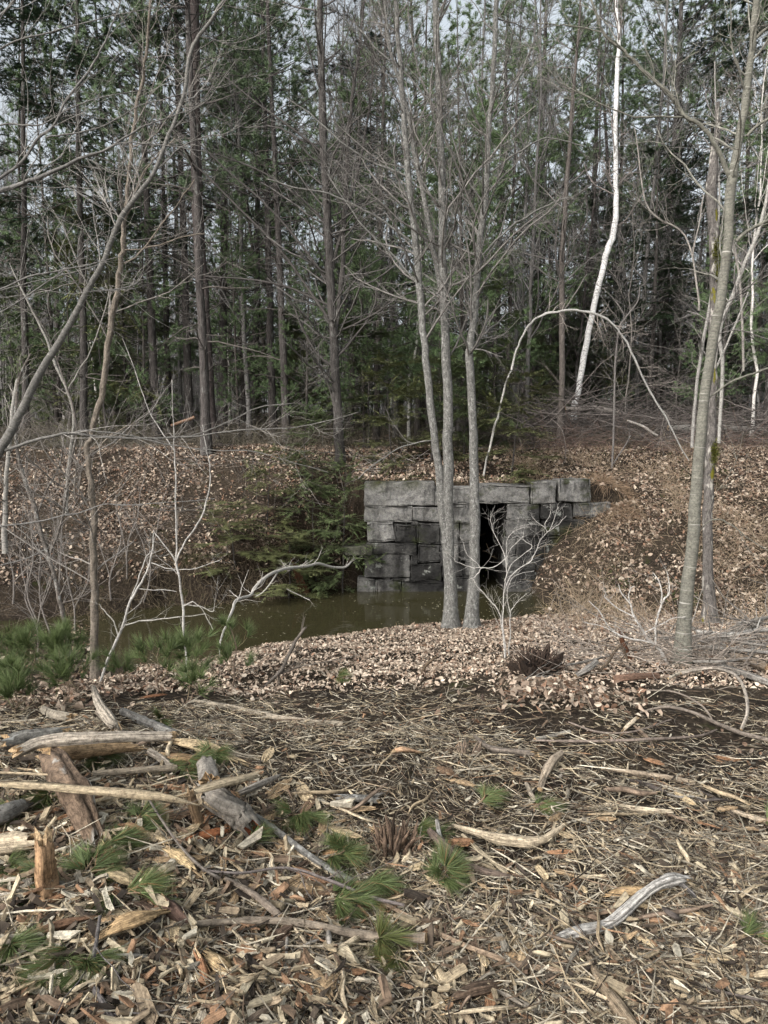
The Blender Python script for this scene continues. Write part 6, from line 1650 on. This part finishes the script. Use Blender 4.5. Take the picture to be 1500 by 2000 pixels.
grass('dry_grass', 'dead grass hanging beside the right end of the coping', 1500, (4.0, 4.75, 13.3, 14.5), patchy(-0.6, 0.2, 1.5, 78, 0.5), 78, (0.08, 0.3), 0.007, (0.24, 0.17, 0.11), 0.6, down=0.5)
grass('undergrowth', 'green-brown low undergrowth and twigs along the wood edge', 26000, (-11, 11, 16.2, 24), patchy(-0.2, 0.4, 0.6, 75, 0.35), 75, (0.2, 0.8), 0.009, (0.095, 0.085, 0.06), 0.45)
grass('moss', 'dark green moss cushions at the trunk feet and on the coping', 2600, (-0.4, 2.6, 13.72, 14.6), patchy(-0.1, 0.5, 2, 76, 0.25), 76, (0.02, 0.05), 0.016, (0.05, 0.06, 0.018), 0.6)
grass('moss', 'moss and low green growth on the right embankment', 6500, (3.4, 7.0, 11.0, 16.3), patchy(0.35, 0.75, 1.3, 77, 0.0), 77, (0.03, 0.08), 0.018, (0.045, 0.058, 0.018), 0.6)

# floating flecks on the water
rw = np.random.default_rng(90)
n = 1500; x = rw.uniform(-5, 3.6, n); y = rw.uniform(8.2, 13.6, n)
k_ = (pond_sd(x, y) < -0.03) & (rw.random(n) < np.clip(0.25 + 0.75 * sstep(0.0, 0.6, fbm(x * 1.2, y * 1.6, seed=92)), 0, 1)); x, y = x[k_], y[k_]; n = len(x)
a = rw.uniform(0, 6.28, n); s = rw.uniform(0.005, 0.016, n)
v = np.stack([np.stack([x + s * np.cos(a + o_), y + s * np.sin(a + o_), np.full(n, WATER + 0.004)], -1) for o_ in (0, 1.57, 3.14, 4.71)], 1)
mb = MB(); mb.add(v, np.arange(n * 4).reshape(n, 4), col=jit((0.3, 0.28, 0.2), n * 4, 0.3))
tag(mb.build('floating_debris', M_LITTER, smooth=False), 'pale flecks of debris and bubbles floating on the pond', kind='stuff')

# brushwood beyond the embankment at the right, and fallen logs in it
def brush(name, label, n, box, zr, seed, L=(0.8, 2.6), R=(0.004, 0.012), col=(0.16, 0.135, 0.12)):
    rng = np.random.default_rng(seed)
    x = rng.uniform(box[0], box[1], n); y = rng.uniform(box[2], box[3], n)
    u = rng.random(n); z = HGT(x, y) + 0.03 + u * zr * (0.5 + 0.5 * vnoise(x * 0.9, y * 0.9, 0, seed))
    az = rng.uniform(0, 6.28, n)
    d = norm(np.stack([np.cos(az), 0.6 * np.sin(az), rng.normal(size=n) * 0.28], -1))
    pts = [np.stack([x, y, z], -1)]; cur = pts[0]; dd = d; l_ = rng.uniform(L[0], L[1], n); K = 7
    for k2 in range(K - 1):
        dd = norm(dd + rng.normal(size=(n, 3)) * 0.14); cur = cur + dd * (l_ / (K - 1))[:, None]; pts.append(cur)
    C = np.stack(pts, 1); C[..., 2] = np.maximum(C[..., 2], HGT(C[..., 0], C[..., 1]) + 0.015)
    C = C[(pond_sd(C[..., 0], C[..., 1]) > 0.1).all(1)]; n = len(C)
    Rr = rng.uniform(R[0], R[1], n)[:, None] * np.linspace(1, 0.3, K)
    mb = MB(); tubes(mb, C, Rr, 4, jit(col, n, 0.3, rng))
    C2, R2 = spawn(C, Rr, n * 3, (0.2, 0.8), (0.1, 1), (25, 60), 0.05, 0.2, 5, 0.6, 0.0028, rng)
    tubes(mb, C2, R2, 3, jit(np.array(col) * 1.15, n * 3, 0.25, rng))
    return tag(mb.build(name, M_TWIG), label, kind='stuff')
brush('brushwood', 'tangled cut brushwood heaped behind the embankment at the right', 1300, (2.4, 10.0, 16.3, 19.8), 1.25, 201, (0.8, 2.8), (0.004, 0.013), (0.13, 0.115, 0.105))
brush('brushwood', 'low reddish brush stems along the right crest', 380, (2.6, 9.5, 15.7, 17.0), 0.35, 202, (0.4, 1.3), (0.003, 0.007), (0.17, 0.12, 0.10))
brush('brushwood', 'grey branches piled low right of the striped tree', 95, (2.9, 5.3, 6.6, 8.6), 0.28, 203, (0.5, 1.7), (0.004, 0.014), (0.20, 0.185, 0.165))
brush('brushwood', 'twigs lying around the forked bare bush', 110, (1.7, 3.3, 5.6, 7.0), 0.14, 204, (0.3, 1.0), (0.003, 0.008), (0.22, 0.19, 0.16))
brush('brushwood', 'fine dead twigs tangled through the wood edge at left', 420, (-9.0, -0.5, 16.3, 19.5), 0.7, 205, (0.5, 1.8), (0.003, 0.007), (0.12, 0.105, 0.09))
brush('brushwood', 'thin bare stems tangled over the left bank', 260, (-6.5, -0.8, 10.6, 15.5), 0.55, 207, (0.5, 1.6), (0.002, 0.006), (0.15, 0.125, 0.105))
brush('brushwood', 'bare interlaced twigs above the left end of the stone wall', 60, (-1.3, 0.8, 13.7, 15.0), 0.55, 206, (0.6, 1.6), (0.003, 0.007), (0.26, 0.24, 0.22))
for (lb, pts, Y, col) in [('pale fallen log lying in the brush behind the arch', [(1105, 800, 14), (1160, 798, 15), (1210, 806, 14)], 18.0, (0.22, 0.2, 0.18)),
        ('long grey log stack top at the right crest', [(1305, 838, 18), (1400, 836, 18), (1510, 842, 18)], 17.6, (0.22, 0.21, 0.19)),
        ('dark log under the grey log at the right crest', [(1290, 858, 14), (1390, 856, 15), (1510, 862, 15)], 17.2, (0.12, 0.11, 0.10)),
        ('pale broken limb sloping down through the brush', [(1225, 822, 6), (1255, 833, 7), (1284, 851, 7)], 16.4, (0.42, 0.39, 0.35)),
        ('dark fallen trunk on the crest between the pines', [(395, 868, 12), (480, 874, 12), (580, 878, 11)], 16.6, (0.06, 0.05, 0.045)),
        ('dark slanting limb in the brush right of the brown trunk', [(1020, 785, 6), (1060, 805, 8), (1085, 818, 8)], 17.2, (0.08, 0.07, 0.06)),
        ('brown fallen limb left of the leaning pine foot', [(335, 832, 7), (355, 824, 8), (380, 815, 8)], 17.4, (0.2, 0.13, 0.09))]:
    c, r = trace(pts, Y, 4, 0.01, 3)
    mb = MB(); tubes(mb, c, r, 9, col, cap=(0.35, 0.27, 0.18), rough=0.12)
    tag(mb.build('fallen_log', M_BARK), lb, 'log')
